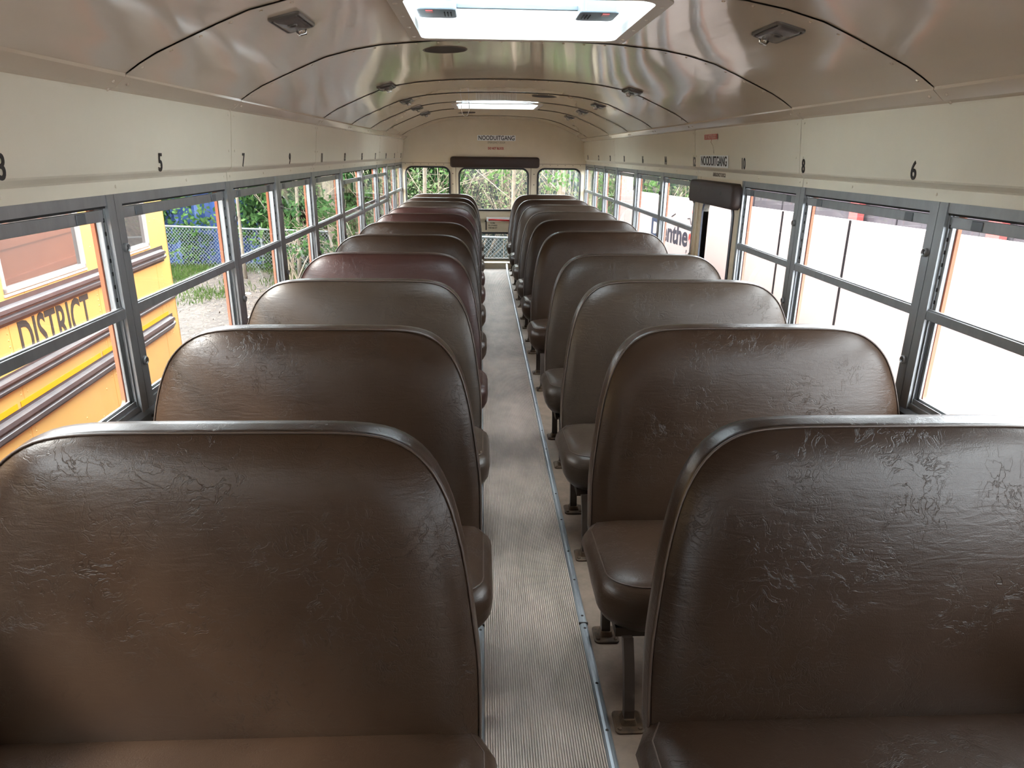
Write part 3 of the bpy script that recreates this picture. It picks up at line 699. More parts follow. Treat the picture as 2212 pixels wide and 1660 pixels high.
MS = basis((XR - .0235 - .033 * .105, 3.735, 1.306), (0, -1, 0), (-.1, 0, 1))
sign('exit_sign', MS, .455, .060, 'NOODUITGANG', .066, TXT, WHITE, 'white NOODUITGANG sticker on the right wall above the side door', sx=.84, bold=.001)
MS2 = basis((XR - .0405, 3.775, 1.427), (0, -1, 0), (-.1, 0, 1))
sign('warning_sign', MS2, .215, .026, 'DO NOT BLOCK', .026, mat('pale_red_letter', (.62, .36, .3), .5), REDSTK, 'red DO NOT BLOCK sticker high on the right wall', sx=.92, bold=.0008)
text('door_notice', 'EMERGENCY DOOR', .026, TXT_GREY, basis((XR - .0008, 3.70, 1.238), (0, -1, 0), (0, 0, 1)), sx=.85, bold=.0006, label='faded brown lettering on the strip above the side door pad', cat='lettering')
# thin wire hanging between red sticker and NOODUITGANG sticker
mb = MB(); mb.tube([(XR - .040, 3.76, 1.413), (XR - .050, 3.735, 1.40), (XR - .05, 3.70, 1.385), (XR - .045, 3.69, 1.36), (XR - .04, 3.70, 1.345)], .0013, 5)
mb.build('loose_wire', CHROME, label='short loose wire end below the red sticker on the right wall', cat='wire')

# ------------------------------------------------------------------ ceiling fittings
def ceil_frame(x, y):
    z = ceil_z(x); dz = (ceil_z(x + .01) - ceil_z(x - .01)) / .02
    ex = Vector((1, 0, dz)).normalized(); ey = Vector((0, 1, 0)); nz = Vector((dz, 0, -1)).normalized()  # nz down
    return Matrix(((ex.x, ey.x, nz.x, x), (ex.y, ey.y, nz.y, y), (ex.z, ey.z, nz.z, z - .002), (0, 0, 0, 1)))
def lamp_proto():
    r = empty('ceiling_light')
    O = rrect(-.042, .042, -.098, .098, .014)
    mb = MB(); mb.loops([[(p[0] * s, p[1] * s2, z) for p in O] for s, s2, z in ((1, 1, 0), (1, 1, .006), (.93, .96, .009), (.86, .93, .008), (.84, .92, .005))], True, False, True); mb.build('lamp_housing', LAMPB, r, smooth=True, auto=40)
    I = rrect(-.033, .033, -.088, .088, .010)
    mb = MB(); mb.loops([[(p[0] * s, p[1] * s, z) for p in I] for s, z in ((1, .004), (.96, .010), (.8, .0125))], True, False, True); mb.build('lamp_lens', LAMPL, r, smooth=True, auto=50)
    mb = MB(); mb.ring((0, -.012, .0115), (0, 0, 1), .013, .004, .005); mb.build('lens_boss', LAMPB, r)
    mb = MB(); mb.tube([(-.014, .088, .006), (-.010, .088, .020), (.010, .088, .020), (.014, .088, .006)], .0035, 6); mb.tube([(-.004, .080, .012), (.004, .08, .012)], .004, 6); mb.build('clip', CHROME, r, smooth=True)
    return r
lp = lamp_proto(); first = True
for side, xx, ys_ in (('left', -.507, (2.075, 3.99, 5.045, 5.83, 6.65)), ('right', .811, (2.06, 3.985, 5.13, 5.94, 6.80))):
    for k, y in enumerate(ys_):
        o = lp if first else copy_tree(lp); first = False
        o.matrix_world = ceil_frame(xx, y)
        tag(o, '%s rectangular grey ceiling lamp on the %s of the roof' % (['nearest', 'second', 'third', 'fourth', 'farthest'][k], side), 'ceiling lamp', 'ceiling lamps along the %s of the roof' % side)
for (x, y, r, lab) in ((-.141, 2.915, .082, 'round dark speaker grille behind the near roof hatch, left of centre'), (.43, 5.09, .082, 'round dark speaker grille right of centre, before the far hatch'), (-.149, 7.27, .082, 'farthest round dark speaker grille, behind the far hatch')):
    M4 = ceil_frame(x, y); rt = empty('ceiling_speaker', label=lab, cat='speaker', group='ceiling speakers'); rt.matrix_world = M4
    mb = MB(); mb.disc((0, 0, 0.0), (0, 0, 1), r, .0035, 32, r * .97); g_ = mb.build('speaker_grille', GRILLE, rt)
    mb = MB(); mb.ring((0, 0, 0), (0, 0, 1), r + .004, .006, .005, 32); mb.build('grille_rim', mat('grille_rim_brown', (.11, .085, .065), .5), rt, smooth=True, auto=50)
def hatch(y0, y1, label):
    rt = empty('roof_hatch', (XC, (y0 + y1) / 2, 1.71), label=label, cat='roof hatch', group='roof hatches')
    x0, x1 = XC + HA, XC + HB
    ym, xm = (y0 + y1) / 2, (x0 + x1) / 2
    mb = MB(); zt = 1.80
    O = rrect(x0 - .034, x1 + .034, y0 - .034, y1 + .034, .05); A = rrect(x0 + .004, x1 - .004, y0 + .004, y1 - .004, .05)
    T = rrect(x0 + .004, x1 - .004, y0 + .004, y1 - .004, .05)
    def zz(p): return ceil_z(p[0]) - .006
    lo = rt.matrix_world.inverted_safe()
    off = Vector((XC, ym, 1.71))
    mb.loops([[Vector((p[0], p[1], zz(p) + .004)) - off for p in O], [Vector((p[0], p[1], zz(p) - .001)) - off for p in O], [Vector((p[0], p[1], zz(p) - .002)) - off for p in A]], True, False, False)
    mb.build('hatch_flange', HATCHW, rt)
    mb = MB(); mb.loops([[Vector((p[0], p[1], zz(p) - .002)) - off for p in A], [Vector((p[0], p[1], zt)) - off for p in T]], True, False, False)
    mb.build('hatch_shaft', LID, rt)
    for t_ in np.linspace(.1, .9, 4):
        for px_, py_ in ((x0 + (x1 - x0) * t_, y1 + .018), (x0 - .018, y0 + (y1 - y0) * t_), (x1 + .018, y0 + (y1 - y0) * t_)):
            mb = MB(); mb.dome(Vector((px_, py_, ceil_z(px_) - .007)) - off, (0, 0, -1), .007, .004); mb.build('screw', HATCHW, rt, smooth=True)
    mb = MB(); B = rrect(x0 - .02, x1 + .02, y0 - .02, y1 + .02, .06); B2 = rrect(x0 + .06, x1 - .06, y0 + .06, y1 - .06, .04)
    mb.loops([[Vector((p[0], p[1], zt)) - off for p in B], [Vector((p[0], p[1], zt + .012)) - off for p in B], [Vector((p[0], p[1], zt + .03)) - off for p in B2]], True, True, True)
    mb.build('hatch_lid', LID, rt)
    # grey release bar with two ribbed handles hung under the lid
    yb_ = y1 - .21; zb = 1.748
    mb = MB(); mb.box(-.31, .27, yb_ - .008 - ym, yb_ + .008 - ym, zb - 1.71 + .012, zb - 1.71 + .026); bar = mb.build('release_bar', HATCHG, rt, bevel=.002)
    for xa in (-.285, .218):
        mb = MB()
        Pn = rrect(xa - .062, xa + .062, -.07, .075, .02)
        mb.loops([[(p[0], p[1] + yb_ - ym, z) for p in Pn] for z in (zb - 1.71 - .004, zb - 1.71 + .034)])
        hd_ = mb.build('release_handle', HATCHG, rt, bevel=.004)
        mb = MB()
        sgn = 1 if xa < 0 else -1
        for k in range(3): mb.box(xa + sgn * (.024 + k * .010), xa + sgn * (.027 + k * .010), yb_ - ym - .035, yb_ - ym + .028, zb - 1.71 - .0065, zb - 1.71 - .003)
        mb.build('grip_ribs', DARK, hd_)
        mb = MB(); mb.box(xa - sgn * .02 - .011, xa - sgn * .02 + .011, yb_ - ym - .06, yb_ - ym - .03, zb - 1.71 - .007, zb - 1.71 - .003); mb.build('red_tab', REDP, hd_)
    return rt
hatch(1.95, 2.62, 'near white translucent roof hatch with grey release handles, at the top of the view')
hatch(5.90, 6.53, 'far white translucent roof hatch, small, with a wire loop beside it')
pts = []
for k in range(15):
    a = 2 * math.pi * k / 14 * .93 + .25
    pts.append((-.125 + .030 * math.sin(a) * (1.0 if k % 2 else 1.05), 5.6, 1.664 + .070 * math.cos(a)))
pts[0] = (-.135, 5.6, ceil_z(-.135) - .002); pts[-1] = (-.10, 5.6, ceil_z(-.1) - .002)
mb = MB(); mb.tube(pts, .0028, 6); mb.build('wire_loop', WIREM, smooth=True, label='thin white wire loop hanging from the ceiling by the far hatch', cat='wire')

# ------------------------------------------------------------------ outer skin of this bus (orange-red), seen past the panes
for side, X, o in (('left', XL, -1), ('right', XR, 1)):
    holes = []
    for a, b in zip(POSTS, POSTS[1:]):
        if side == 'right' and abs(a - 3.35) < .01: holes.append(rrect(3.40, 4.065, .30, 1.13, .06)); continue
        e = .0425
        holes.append(rrect(a + e, b - e, SILL + .006, 1.187, .02, 3))
    M4 = basis((X + o * .037, 0, 0), (0, 1, 0), (0, 0, 1))
    sk = plate('wall_%s' % side, [(YF - .05, -.5), (YR + .05, -.5), (YR + .05, 1.56), (YF - .05, 1.56)], holes, .010, ORANGE, M4, kind='structure')
    mb = MB()
    for z0, z1 in ((.50, .58), (.18, .25), (-.03, .05)):
        mb.box(X + o * .042, X + o * .062, YF, YR, z0, z1)
    mb.build('rub_rail', BLACKP if False else ORANGE, sk)

# ------------------------------------------------------------------ yellow school bus alongside, left
ang = math.radians(4.4)
yb_root = empty('school_bus', (-2.4, 4.24, -1.0), 'yellow school bus with black rails and DISTRICT lettering, parked outside the left windows', 'school bus', rz=ang)
# local: +y along the bus to its rear end, x = 0 outer skin (facing this bus), -x into the bus; z from the ground, so interior floor height z0 = 1.0
G = 1.0; YE = 1.40; YS = -7.0
WIN = [(0.185, 1.03)] + [(-.835 - k * .985, .02 - k * .985) for k in range(6)]
Mb = basis((0, 0, G), (0, 1, 0), (0, 0, 1))
# side sheet
plate('body_side', [(YS, -.55), (YE, -.55), (YE, 1.30), (YS, 1.30)], [rrect(a, b, .655, 1.20, .025, 3) for a, b in WIN], .02, YELLOW, Mb, yb_root)
mb = MB(); prof = [(0.01, 1.30), (-.02, 1.42), (-.10, 1.56), (-.28, 1.68), (-.6, 1.76), (-1.15, 1.79), (-1.7, 1.76), (-2.02, 1.68), (-2.2, 1.56), (-2.28, 1.42), (-2.31, 1.30)]
mb.loops([[(p[0], y, p[1] + G) for p in prof] for y in (YS, YE)], True, True, True); mb.build('roof', YELLOW, yb_root)
mb = MB(); mb.box(-2.31, .01, YE - .02, YE, -.55 + G, 1.30 + G); mb.box(-2.31, .01, YS, YS + .02, -.55 + G, 1.30 + G); mb.box(-2.31, -2.29, YS, YE, -.55 + G, 1.30 + G); mb.box(-2.3, 0, YS, YE, -.05 + G, 0 + G); mb.build('body_shell', YELLOW, yb_root)
mb = MB(); mb.box(-.12, -.09, YS + .1, YE - .1, .5 + G, 1.3 + G); mb.build('dark_interior_sheet', DARK, yb_root)  # dark sheet behind the panes in place of the unlit interior
for z0, z1, end in ((.52, .60, 1.29), (.20, .268, 1.42), (-.015, .075, 1.28)):
    mb = MB()
    def rail(a, b, q):
        zc = (a + b) / 2
        return [(0.0, a), (.012, a + .002), (.028, a + .010), (.030, zc - .012), (.016, zc - .004), (.016, zc + .004), (.030, zc + .012), (.028, b - .010), (.012, b - .002), (0.0, b)]
    P = rail(z0, z1, 1); zc = (z0 + z1) / 2
    L = [[(p[0] + .01, YS, p[1] + G) for p in P], [(p[0] + .01, end - .06, p[1] + G) for p in P], [(p[0] * .9 + .01, end - .02, zc + (p[1] - zc) * .75 + G) for p in P], [(p[0] * .4 + .01, end, zc + (p[1] - zc) * .4 + G) for p in P]]
    mb.loops(L); mb.build('rub_rail', BLACKP, yb_root, label='black ribbed rail')
mb = MB()
for z0, z1 in ((-.03, .09), (.19, .28), (.505, .625)): mb.box(.010, .0112, YS, YE - .12 if z0 > .4 or z0 < 0 else YE + .0, z0 + G, z1 + G)
mb.build('rail_backing', BLACKP, yb_root)
mb = MB()
for a, b in ((.98 - .95, 1.20), (-.90, .0), (-1.85, -.93), (-2.8, -1.88)): mb.box(.011, .0125, a, b, .092 + G, .122 + G)
mb.build('reflective_stripe', YSTRIPE, yb_root)
for a, b in WIN:
    mb = MB(); t = .022
    for (ya, yb2, za, zb2) in ((a, b, .655, .655 + t), (a, b, 1.20 - t, 1.20), (a, a + t, .655, 1.20), (b - t, b, .655, 1.20), (a - .005, b + .005, .637, .650)): mb.box(-.02, .016, ya, yb2, za + G, zb2 + G)
    wf = mb.build('window_frame', mat('pale_aluminium', (.34, .315, .30), .4, metal=.3), yb_root)
    mb = MB(); mb.box(-.008, -.004, a + t, b - t, .677 + G, 1.178 + G); mb.build('glass_pane', BUSGLASS, wf)
mb = MB()
for yy in [1.19, .10, -.88, -1.86]:
    for z in np.linspace(.30, .50, 7): mb.dome((.01, yy, z + G), (1, 0, 0), .006, .003)
    for dy in (0, .06):
        for z in (.15, .165, -.05, -.07): mb.dome((.01, yy + dy, z + G), (1, 0, 0), .006, .003)
for y in np.arange(-2.5, 1.3, .23): mb.dome((.01, y, .632 + G), (1, 0, 0), .006, .003)
for y, z in ((.02, .75), (.12, .76), (.06, .93), (.13, .94), (1.1, .82), (1.2, .83), (1.12, 1.0), (1.22, 1.0), (.0, -.12), (-.3, -.2), (-.55, -.22), (-.1, -.27)): mb.dome((.01, y, z + G), (1, 0, 0), .007, .003)
mb.build('rivets', YELLOW, yb_root)
mb = MB()
for y in (-.86, -1.85, .12, 1.10): mb.box(.0100, .0108, y, y + .003, -.5 + G, .50 + G)
mb.build('sheet_seams', mat('ochre_seam', (.42, .17, .03), .6), yb_root)
text('lettering', 'DISTRICT', .295, TXT, basis((.0112, -.41, .386 + G), (0, 1, 0), (0, 0, 1)), yb_root, sx=.62, bold=.004)
text('lettering', 'L', .262, TXT, basis((.0112, -1.10, .395 + G), (0, 1, 0), (0, 0, 1)), yb_root, sx=.60, bold=.006)
for yy in (-1.4, -5.6):
    mb = MB(); mb.disc((-.30, yy, -.52 + G), (1, 0, 0), .47, .26, 28, .47); mb.disc((-.045, yy, -.52 + G), (1, 0, 0), .26, .01, 20, .2)
    mb.build('wheel', TYRE, yb_root, smooth=True, auto=40)
mb = MB(); mb.box(-2.2, -.05, YS + .5, YE - .1, -.5 + G, -.06 + G); mb.build('underframe', DARK, yb_root)

# ------------------------------------------------------------------ white hoarding with lettering, right
ha = math.radians(10.9)
hr_ = empty('hoarding', (3.17, 4.86, -1.0), 'long low white panel hoarding with Drenthe lettering outside the right windows', 'hoarding', rz=ha)
# local +y runs to the far end; the visible face is local x = 0, facing -x
seams_h = [-9.0, -7.2, -5.4, -3.6, -1.8, 0.80, 1.73, 3.3, 5.60]
for a, b in zip(seams_h, seams_h[1:]):
    mb = MB(); mb.box(0, .05, a + .007, b - .007, .0, 1.845); mb.build('panel', HOARD, hr_)
mb = MB(); mb.box(.012, .045, seams_h[0], 5.6, .02, 1.84); mb.build('backing', DARK, hr_)
for y in seams_h[1:-1]:
    if y == 3.3: continue
    mb = MB(); mb.box(-.004, .003, y - .012, y + .012, .0, 1.845); mb.build('joint_strip', mat('joint_black', (0.006, 0.005, 0.006), 0.9, spec=0.1), hr_)
mb = MB(); mb.box(0, .10, 5.60, 5.80, 0, 2.10); mb.build('end_post', HOARD, hr_)
M_h = basis((-.0015, 0, 0), (0, -1, 0), (0, 0, 1))
def ht(s, y, z, size, m_, sx=1.0, bold=.004, sh=0.0):
    text('lettering', s, size, m_, basis((-.0015, y, z + G), (0, -1, 0), (0, 0, 1)), hr_, sx=sx, bold=bold, align='LEFT', shear=sh)
ht('D', 4.66, .40, .34, HTXTB, 1.15, .008)
ht('renthe', 4.42, .385, .34, HTXT, .92, .010)
mb = MB(); mb.tube([(-.004, 3.50, G + .70), (-.004, 3.42, G + .66), (-.004, 3.46, G + .60), (-.004, 3.44, G + .54)], .018, 6); mb.tube([(-.004, 3.49, G + .44), (-.004, 3.50, G + .37), (-.004, 3.43, G + .32), (-.004, 3.36, G + .36)], .03, 6); mb.build('red_emblem', TXT_RED, hr_)
mb = MB(); mb.tube([(-.003, 4.05, G + .60), (-.003, 3.95, G + .64)], .006, 5); mb.tube([(-.003, 3.62, G + .61), (-.003, 3.56, G + .62), (-.003, 3.52, G + .55)], .006, 5); mb.build('emblem_lines', HTXT, hr_)
ht('F', 3.60, .215, .06, HTXT, 1, .001)

# ------------------------------------------------------------------ ground and everything growing outside
mb = MB(); mb.box(-30, 30, -12, 45, -1.10, -1.0); mb.build('ground', SOIL, kind='structure')

def quads(name, C, U, V, m_, **kw):
    """many small leaf quads: centres C, half-axes U and V (n,3)"""
    n = len(C); v = np.empty((n, 4, 3), np.float32)
    v[:, 0] = C - U; v[:, 1] = C - V * .9; v[:, 2] = C + U; v[:, 3] = C + V * .9
    me = bpy.data.meshes.new(name); me.vertices.add(n * 4); me.vertices.foreach_set('co', v.reshape(-1))
    me.loops.add(n * 4); me.loops.foreach_set('vertex_index', np.arange(n * 4, dtype=np.int32))
    me.polygons.add(n); me.polygons.foreach_set('loop_start', np.arange(0, n * 4, 4, dtype=np.int32))
    try: me.polygons.foreach_set('loop_total', np.full(n, 4, dtype=np.int32))
    except Exception: pass
    me.materials.append(m_); me.update(); me.validate()
    o = bpy.data.objects.new(name, me); COL.objects.link(o)
    par = kw.pop('parent', None)
    if par is not None: o.parent = par
    return tag(o, **kw)
def leaf_axes(n, s0, s1, upright=0.5, aspect=.62):
    a = NP.normal(size=(n, 3)); a[:, 1] *= .6; a /= np.linalg.norm(a, axis=1)[:, None]
    b = NP.normal(size=(n, 3)); b -= (b * a).sum(1)[:, None] * a; b /= np.linalg.norm(b, axis=1)[:, None]
    s = NP.uniform(s0, s1, n)[:, None]
    return a * s, b * s * aspect

# fence line
FA = Vector((-9.5, 15.4, -1)); FB = Vector((5.2, 11.9, -1))
def fl(t): return FA.lerp(FB, t)
fdir = (FB - FA).normalized(); flen = (FB - FA).length; fang = math.atan2(fdir.y, fdir.x)
fr = empty('chain_link_fence', FA, 'low galvanised chain-link fence running behind the bus in front of the ivy', 'fence', rz=fang)
mb = MB(); H = .84; sp = .075
def bar(mb, a, b, r):
    a = Vector(a); b = Vector(b); t = (b - a).normalized(); u = Vector((0, 1, 0)); w = t.cross(u)
    mb.loops([[p + u * r, p - u * r * .5 + w * r, p - u * r * .5 - w * r] for p in (a, b)], True, False, False)
k = -H
while k < flen:
    for s_ in (1, -1):
        xa, xb = (k, k + H) if s_ == 1 else (k + H, k)
        bar(mb, (xa, .002 * s_, .0), (xb, .002 * s_, H), .0028)
    k += sp
mb.build('wire_mesh', GALV, fr)
mb = MB(); mb.tube([(-.5, 0, H), (flen, 0, H)], .021, 8); mb.build('top_rail', GALV, fr, smooth=True)
for t in np.arange(0, flen, 2.6):
    mb = MB(); mb.tube([(t, .03, 0), (t, .03, H + .04)], .026, 8); mb.build('fence_post', GALV, fr, smooth=True)

# dark mass behind the ivy and the rear shrubs
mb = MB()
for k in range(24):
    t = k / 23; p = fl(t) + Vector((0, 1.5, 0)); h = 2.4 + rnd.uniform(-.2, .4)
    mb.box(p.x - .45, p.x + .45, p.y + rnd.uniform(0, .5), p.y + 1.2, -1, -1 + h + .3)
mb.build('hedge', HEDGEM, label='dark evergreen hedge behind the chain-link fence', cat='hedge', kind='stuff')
# ivy over fence and hedge (left part)
n = 52000
t = NP.uniform(0, .62, n); base = np.array([list(fl(x_)) for x_ in t]); 
dep = NP.uniform(0.05, 1.5, n) ; zz_ = NP.uniform(0, 1, n) ** .8 * 2.5
clump = np.sin(base[:, 0] * 3.1 + zz_ * 2.3) + np.sin(base[:, 0] * 7.7 - zz_ * 5.1) * .7 + NP.normal(size=n) * .5
C = base + np.stack([np.zeros(n), dep + .15 * clump, zz_], 1)
keep = (clump > -.35) | (dep > 1.0)
# the tarp shows through a gap
gap = (C[:, 0] > -6.7) & (C[:, 0] < -4.9) & (NP.uniform(size=n) < .93) & (np.sin(C[:, 0] * 3.3 + 1.2 + C[:, 2] * .8) + .8 * np.sin(C[:, 2] * 4.3 - C[:, 0] * 2.2) > -.15)
keep &= ~gap
C = C[keep]; U, V = leaf_axes(len(C), .04, .085)
quads('ivy', C, U, V, IVY, label='green ivy covering the hedge and fence outside the left windows', cat='ivy', kind='stuff')
n = 5000; t = NP.uniform(.05, .62, n); base = np.array([list(fl(x_)) for x_ in t]); C = base + np.stack([NP.normal(size=n) * .1, NP.uniform(-.25, .5, n), NP.uniform(.1, 2.4, n)], 1)
cl = np.sin(C[:, 0] * 4.1 + 1) + np.sin(C[:, 2] * 5 + C[:, 0] * 2)
C = C[cl > .2]; U, V = leaf_axes(len(C), .03, .07); quads('foliage', C, U, V, LEAF, label='bright young leaves sprouting along the fence, left', cat='foliage', kind='stuff')
mb = MB()
NX = 24; grid = []
for j in range(2):
    grid.append([(-6.75 + 2.1 * i / NX, 15.15 + .08 * math.sin(i * 1.3) + j * .1, -1 + j * 2.6) for i in range(NX + 1)])
mb.loops([g_ + [(q[0], q[1] + .03, q[2]) for q in reversed(g_)] for g_ in grid]); mb.build('tarpaulin', TARP, label='blue tarpaulin hanging behind the fence, beside the yellow bus', cat='tarpaulin')

# litter and grass on the ground
n = 42000; C = np.stack([NP.uniform(-9, 0, n), NP.uniform(5.5, 14.5, n), np.full(n, -.99) + NP.uniform(0, .03, n)], 1)
den = np.clip((C[:, 1] - 7) / 5, .15, 1); C = C[NP.uniform(size=n) < den]
a = NP.normal(size=(len(C), 3)); a[:, 2] *= .25; a /= np.linalg.norm(a, axis=1)[:, None]; b = np.cross(a, np.array([0, 0, 1.0])); b /= np.linalg.norm(b, axis=1)[:, None]
s_ = NP.uniform(.010, .034, len(C))[:, None]; quads('leaf_litter', C, a * s_, b * s_ * .35, LITTER, label='dry brown leaves and twigs scattered on the soil', cat='leaf litter', kind='stuff')
n = 60000; C = np.stack([NP.uniform(-9, -.5, n), NP.uniform(8.0, 14.8, n), np.zeros(n)], 1)
f = np.sin(C[:, 0] * 1.9 + 1.0) * np.cos(C[:, 1] * 1.4) + (C[:, 1] - 12.2) * .55 + NP.normal(size=n) * .25
C = C[f > .45]; n = len(C); hgt = NP.uniform(.02, .075, n); C[:, 2] = -1 + hgt * .8
U = np.stack([NP.normal(size=n) * .02, NP.normal(size=n) * .02, hgt], 1); V = np.stack([NP.uniform(-.012, .012, n), NP.uniform(-.012, .012, n), np.zeros(n)], 1)
quads('grass', C, U, V, GRASSM, label='tufts of green grass below the ivy', cat='grass', kind='stuff')
for (x, y) in ((-3.75, 8.9), (-4.0, 11.8), (-3.2, 10.6)):
    mb = MB(); mb.loops([[(p[0] * s, p[1] * s, z) for p in rrect(-.05, .05, -.025, .03, .02, 3)] for s, z in ((1, 0), (1.05, .012), (.6, .03))], True, True, True)
    mb.build('paper_scrap', WHITE, loc=(x, y, -1.0), smooth=True, label={-3.75: 'white paper scrap nearest the seats on the bare soil', -4.0: 'small white scrap lying near the fence', -3.2: 'small white scrap on the soil between the other two'}[x], cat='litter', group='white scraps on the soil')

# trees and twiggy shrubs
def twig_tree(mb, base, direction, length, r, depth, leaves, spread=.55, kids=3):
    p = Vector(base); d = Vector(direction).normalized(); pts = [p.copy()]; n = 4
    for i in range(n):
        d = (d + Vector((rnd.gauss(0, .12), rnd.gauss(0, .12), rnd.gauss(0, .08)))).normalized()
        p = p + d * (length / n); pts.append(p.copy())
    mb.tube(pts, [r * (1 - .55 * i / n) for i in range(n + 1)], 5 if r > .012 else 3)
    if depth == 0:
        for q in pts[2:]: leaves.append(q)
        return
    for k_ in range(kids):
        i = rnd.randint(1, n); q = pts[i]
        dd = (d + Vector((rnd.gauss(0, spread), rnd.gauss(0, spread), rnd.gauss(.1, spread * .6)))).normalized()
        twig_tree(mb, q, dd, length * rnd.uniform(.5, .75), r * .5, depth - 1, leaves, spread, kids)
def shrub(name, x, y, h, stems, label, cat, group=None, lm=None, nl=3, ls=(.02, .045), spread=.5, bark=None, depth=2, kids=3, r=.013):
    root = empty(name, (x, y, -1.0), label, cat, group)
    mb = MB(); leaves = []
    for k_ in range(stems):
        a = rnd.uniform(0, 6.28); rr = rnd.uniform(.03, .25)
        twig_tree(mb, (rr * math.cos(a), rr * math.sin(a), 0), (rnd.gauss(0, .4), rnd.gauss(0, .3), 1), h * rnd.uniform(.6, 1.0), r * rnd.uniform(.7, 1.3), depth, leaves, spread, kids)
    mb.build('stems', bark or TWIG, root, smooth=True)
    if lm and leaves:
        L_ = np.array([list(q) for q in leaves]); L_ = np.repeat(L_, nl, axis=0) + NP.normal(size=(len(L_) * nl, 3)) * .05
        U, V = leaf_axes(len(L_), *ls); quads('leaves', L_, U, V, lm, parent=root)
    return root
# big ivy-flecked trunk, left of centre
def tree(x, y, r0, r1, lean, h, label):
    root = empty('tree', (x, y, -1.0), label, 'tree', 'trees outside the bus')
    mb = MB(); pts = [(0, 0, 0), (lean * .2, 0, h * .15), (lean * .5, .02, h * .45), (lean * .8, 0, h * .75), (lean, 0, h)]
    mb.tube(pts, [r0 * 1.25, r0, (r0 + r1) / 2, r1 * 1.1, r1], 12); mb.build('trunk', BARK, root, smooth=True)
    mb = MB(); lv = []
    for k_ in range(7):
        t_ = rnd.uniform(.45, 1); a = rnd.uniform(0, 6.28)
        twig_tree(mb, (lean * t_, 0, h * t_), (math.cos(a), math.sin(a), .9), h * .30, min(r1 * .35, .014), 2, lv, .5, 3)
    mb.build('branches', TWIG, root, smooth=True)
    L_ = np.array([list(q) for q in lv]); L_ = np.repeat(L_, 6, axis=0) + NP.normal(size=(len(L_) * 6, 3)) * .12; U, V = leaf_axes(len(L_), .03, .06); quads('leaves', L_, U, V, LEAF, parent=root)
tree(-2.66, 13.1, .115, .095, -.30, 4.2, 'thick bare-barked tree trunk seen through the fifth left window')
tree(-3.42, 13.0, .035, .025, .15, 3.6, 'slim pale sapling seen through the fourth left window')
tree(-4.52, 13.3, .03, .022, .0, 3.4, 'thin straight sapling seen through the third left window')
lab = {0: 'low', 1: 'tall'}
shrub('shrub', -3.3, 12.4, 1.2, 6, 'leggy twig shrub at the foot of the slim pale sapling', 'shrub', 'twiggy shrubs', LEAF, 1)
spots = [(-1.75, 11.6, 2.3, 13, 'twiggy leafy shrub filling the left rear window'), (-.75, 11.2, 2.2, 12, 'tangled shrub at the right edge of the left rear window'),
         (-.1, 11.7, 2.3, 12, 'shrub with arching bare twigs at the left of the rear door window'), (.62, 11.4, 2.4, 13, 'pale-stemmed shrub in the middle of the rear door window'),
         (1.35, 11.2, 2.3, 13, 'tangled shrub seen at the left edge of the right rear window'), (2.2, 10.9, 2.3, 13, 'twiggy shrub with pale green leaves filling the right rear window')]
for (x, y, h, st, l_) in spots:
    shrub('shrub', x * 1.13, y + 2.5, h * 1.15, st, l_, 'shrub', 'twiggy shrubs', LEAF2, 2, (.015, .04), .6, depth=2, kids=4, r=.009)
tree(.43, 10.6, .03, .026, .06, 3.0, 'pale upright sapling centred behind the rear emergency door')
tree(1.15, 11.6, .075, .06, .25, 3.2, 'leaning pale trunk at the right of the rear door window')
tree(-1.05, 12.4, .035, .03, .1, 3.2, 'pale trunk at the left edge of the rear door window')
for i, (x, y, h, l_) in enumerate(((-1.75, 11.6, 1.7, 'dark leafy bush beyond the far left windows'), (2.95, 13.0, 2.2, 'green leafy bush beyond the far right windows, by the hoarding end'), (4.2, 13.6, 2.3, 'brown twiggy bush above the far end of the hoarding'), (2.6, 11.6, 1.5, 'low bright green bush at the rear right corner of the bus'))):
    shrub('bush', x, y, h, 10, l_, 'bush', 'leafy bushes', LEAF if i % 2 else IVY, 6, (.03, .06), .6)
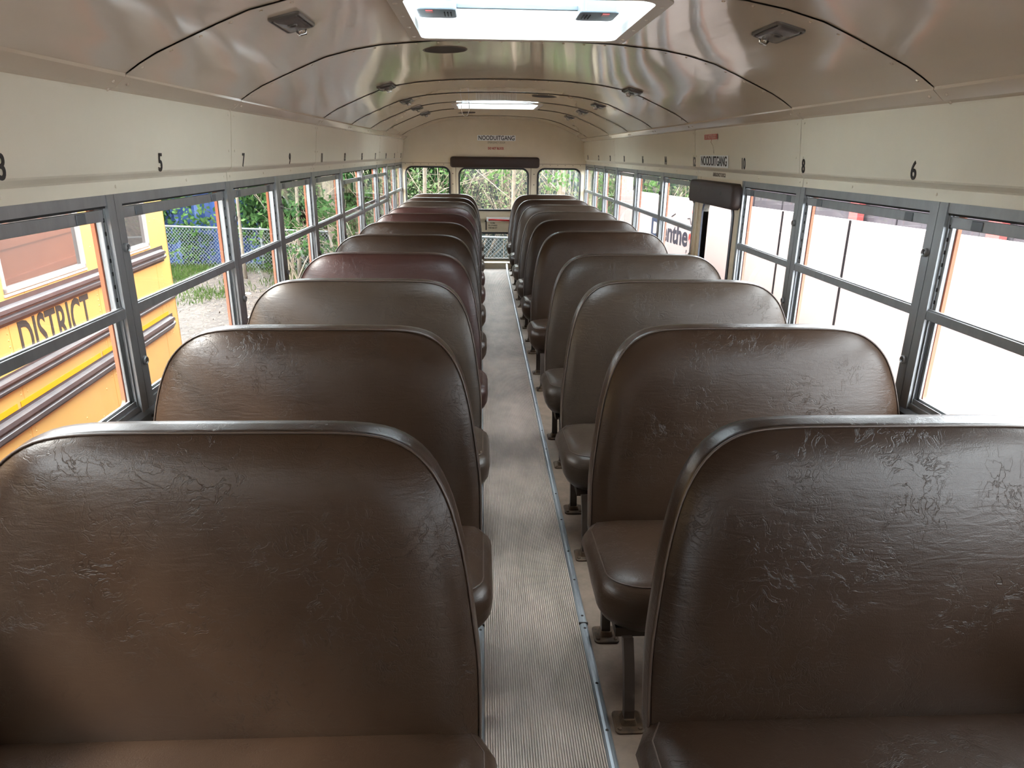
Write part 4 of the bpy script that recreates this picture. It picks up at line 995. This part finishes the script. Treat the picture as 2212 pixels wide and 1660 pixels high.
# brown woodland above the hoarding
n = 14000; C = np.stack([NP.uniform(3.2, 7.5, n), NP.uniform(11.5, 16, n), NP.uniform(-1, 2.6, n)], 1); U, V = leaf_axes(n, .02, .06, aspect=.25)
quads('undergrowth', C, U, V, mat('brown_undergrowth', (.14, .10, .07), .9, col2=(.10, .13, .06), nscale=3), label='brown and dull green undergrowth above the far hoarding', cat='undergrowth', kind='stuff')
mb = MB(); mb.box(3.0, 9.5, 16.2, 16.6, -1, 3.2); mb.build('hedge', HEDGEM, label='dark woodland edge behind the hoarding', cat='hedge', kind='stuff')
# rear backdrop: dark blue-grey cladding behind the shrubs
mb = MB()
for k in range(22): mb.box(-3.4 + k * .38, -3.4 + k * .38 + .37, 16.0, 16.05 + (k % 2) * .02, -1, 1.9)
mb.build('shed_cladding', NAVY, label='dark blue-grey shed wall cladding standing behind the rear shrubs', cat='shed')
mb = MB(); mb.box(-3.3, -1.0, 15.7, 15.8, .3, 1.9); mb.build('panel_fence', HOUSE, label='pale grey panel behind the left rear window shrub', cat='fence panel')
# dark shed with red posts beyond the hoarding
sh = empty('open_shed', (6.0, 4.0, -1), 'dark timber shed with red posts rising behind the white hoarding', 'shed', rz=ha)
mb = MB()
for k in range(44): mb.box(.0 + .012 * (k % 2), .10, -9 + k * .4, -9 + k * .4 + .385, 0, 3.0)
mb.build('board_wall', SHEDM, sh)
for y in (-7.5, -5.4, -3.3, -1.2, .9, 3.0, 5.1): 
    mb = MB(); mb.box(-.16, -.06, y, y + .16, 0, 3.0); mb.build('post', SHEDRED, sh)
mb = MB(); mb.box(-.6, 2.5, -9.2, 8.9, 3.0, 3.1); mb.build('roof', SHEDM, sh)
# house wall glimpsed left of the trunk
hw = empty('house', (-2.9, 18.5, -1), 'small grey rendered house glimpsed behind the far left windows', 'house')
mb = MB(); mb.box(-1.6, 1.0, 0, 2.5, 0, 3.2); mb.build('wall', HOUSE, hw)
mb = MB(); mb.box(-.4, .2, -.02, .0, 1.4, 2.6); mb.build('window', BUSGLASS, hw)
mb = MB(); mb.add([(-1.8, -.2, 3.2), (1.2, -.2, 3.2), (1.2, 2.7, 3.2), (-1.8, 2.7, 3.2), (-1.8, 1.25, 4.3), (1.2, 1.25, 4.3)], [(0, 1, 5, 4), (2, 3, 4, 5), (0, 4, 3), (1, 2, 5), (0, 3, 2, 1)]); mb.build('roof', SHEDM, hw)
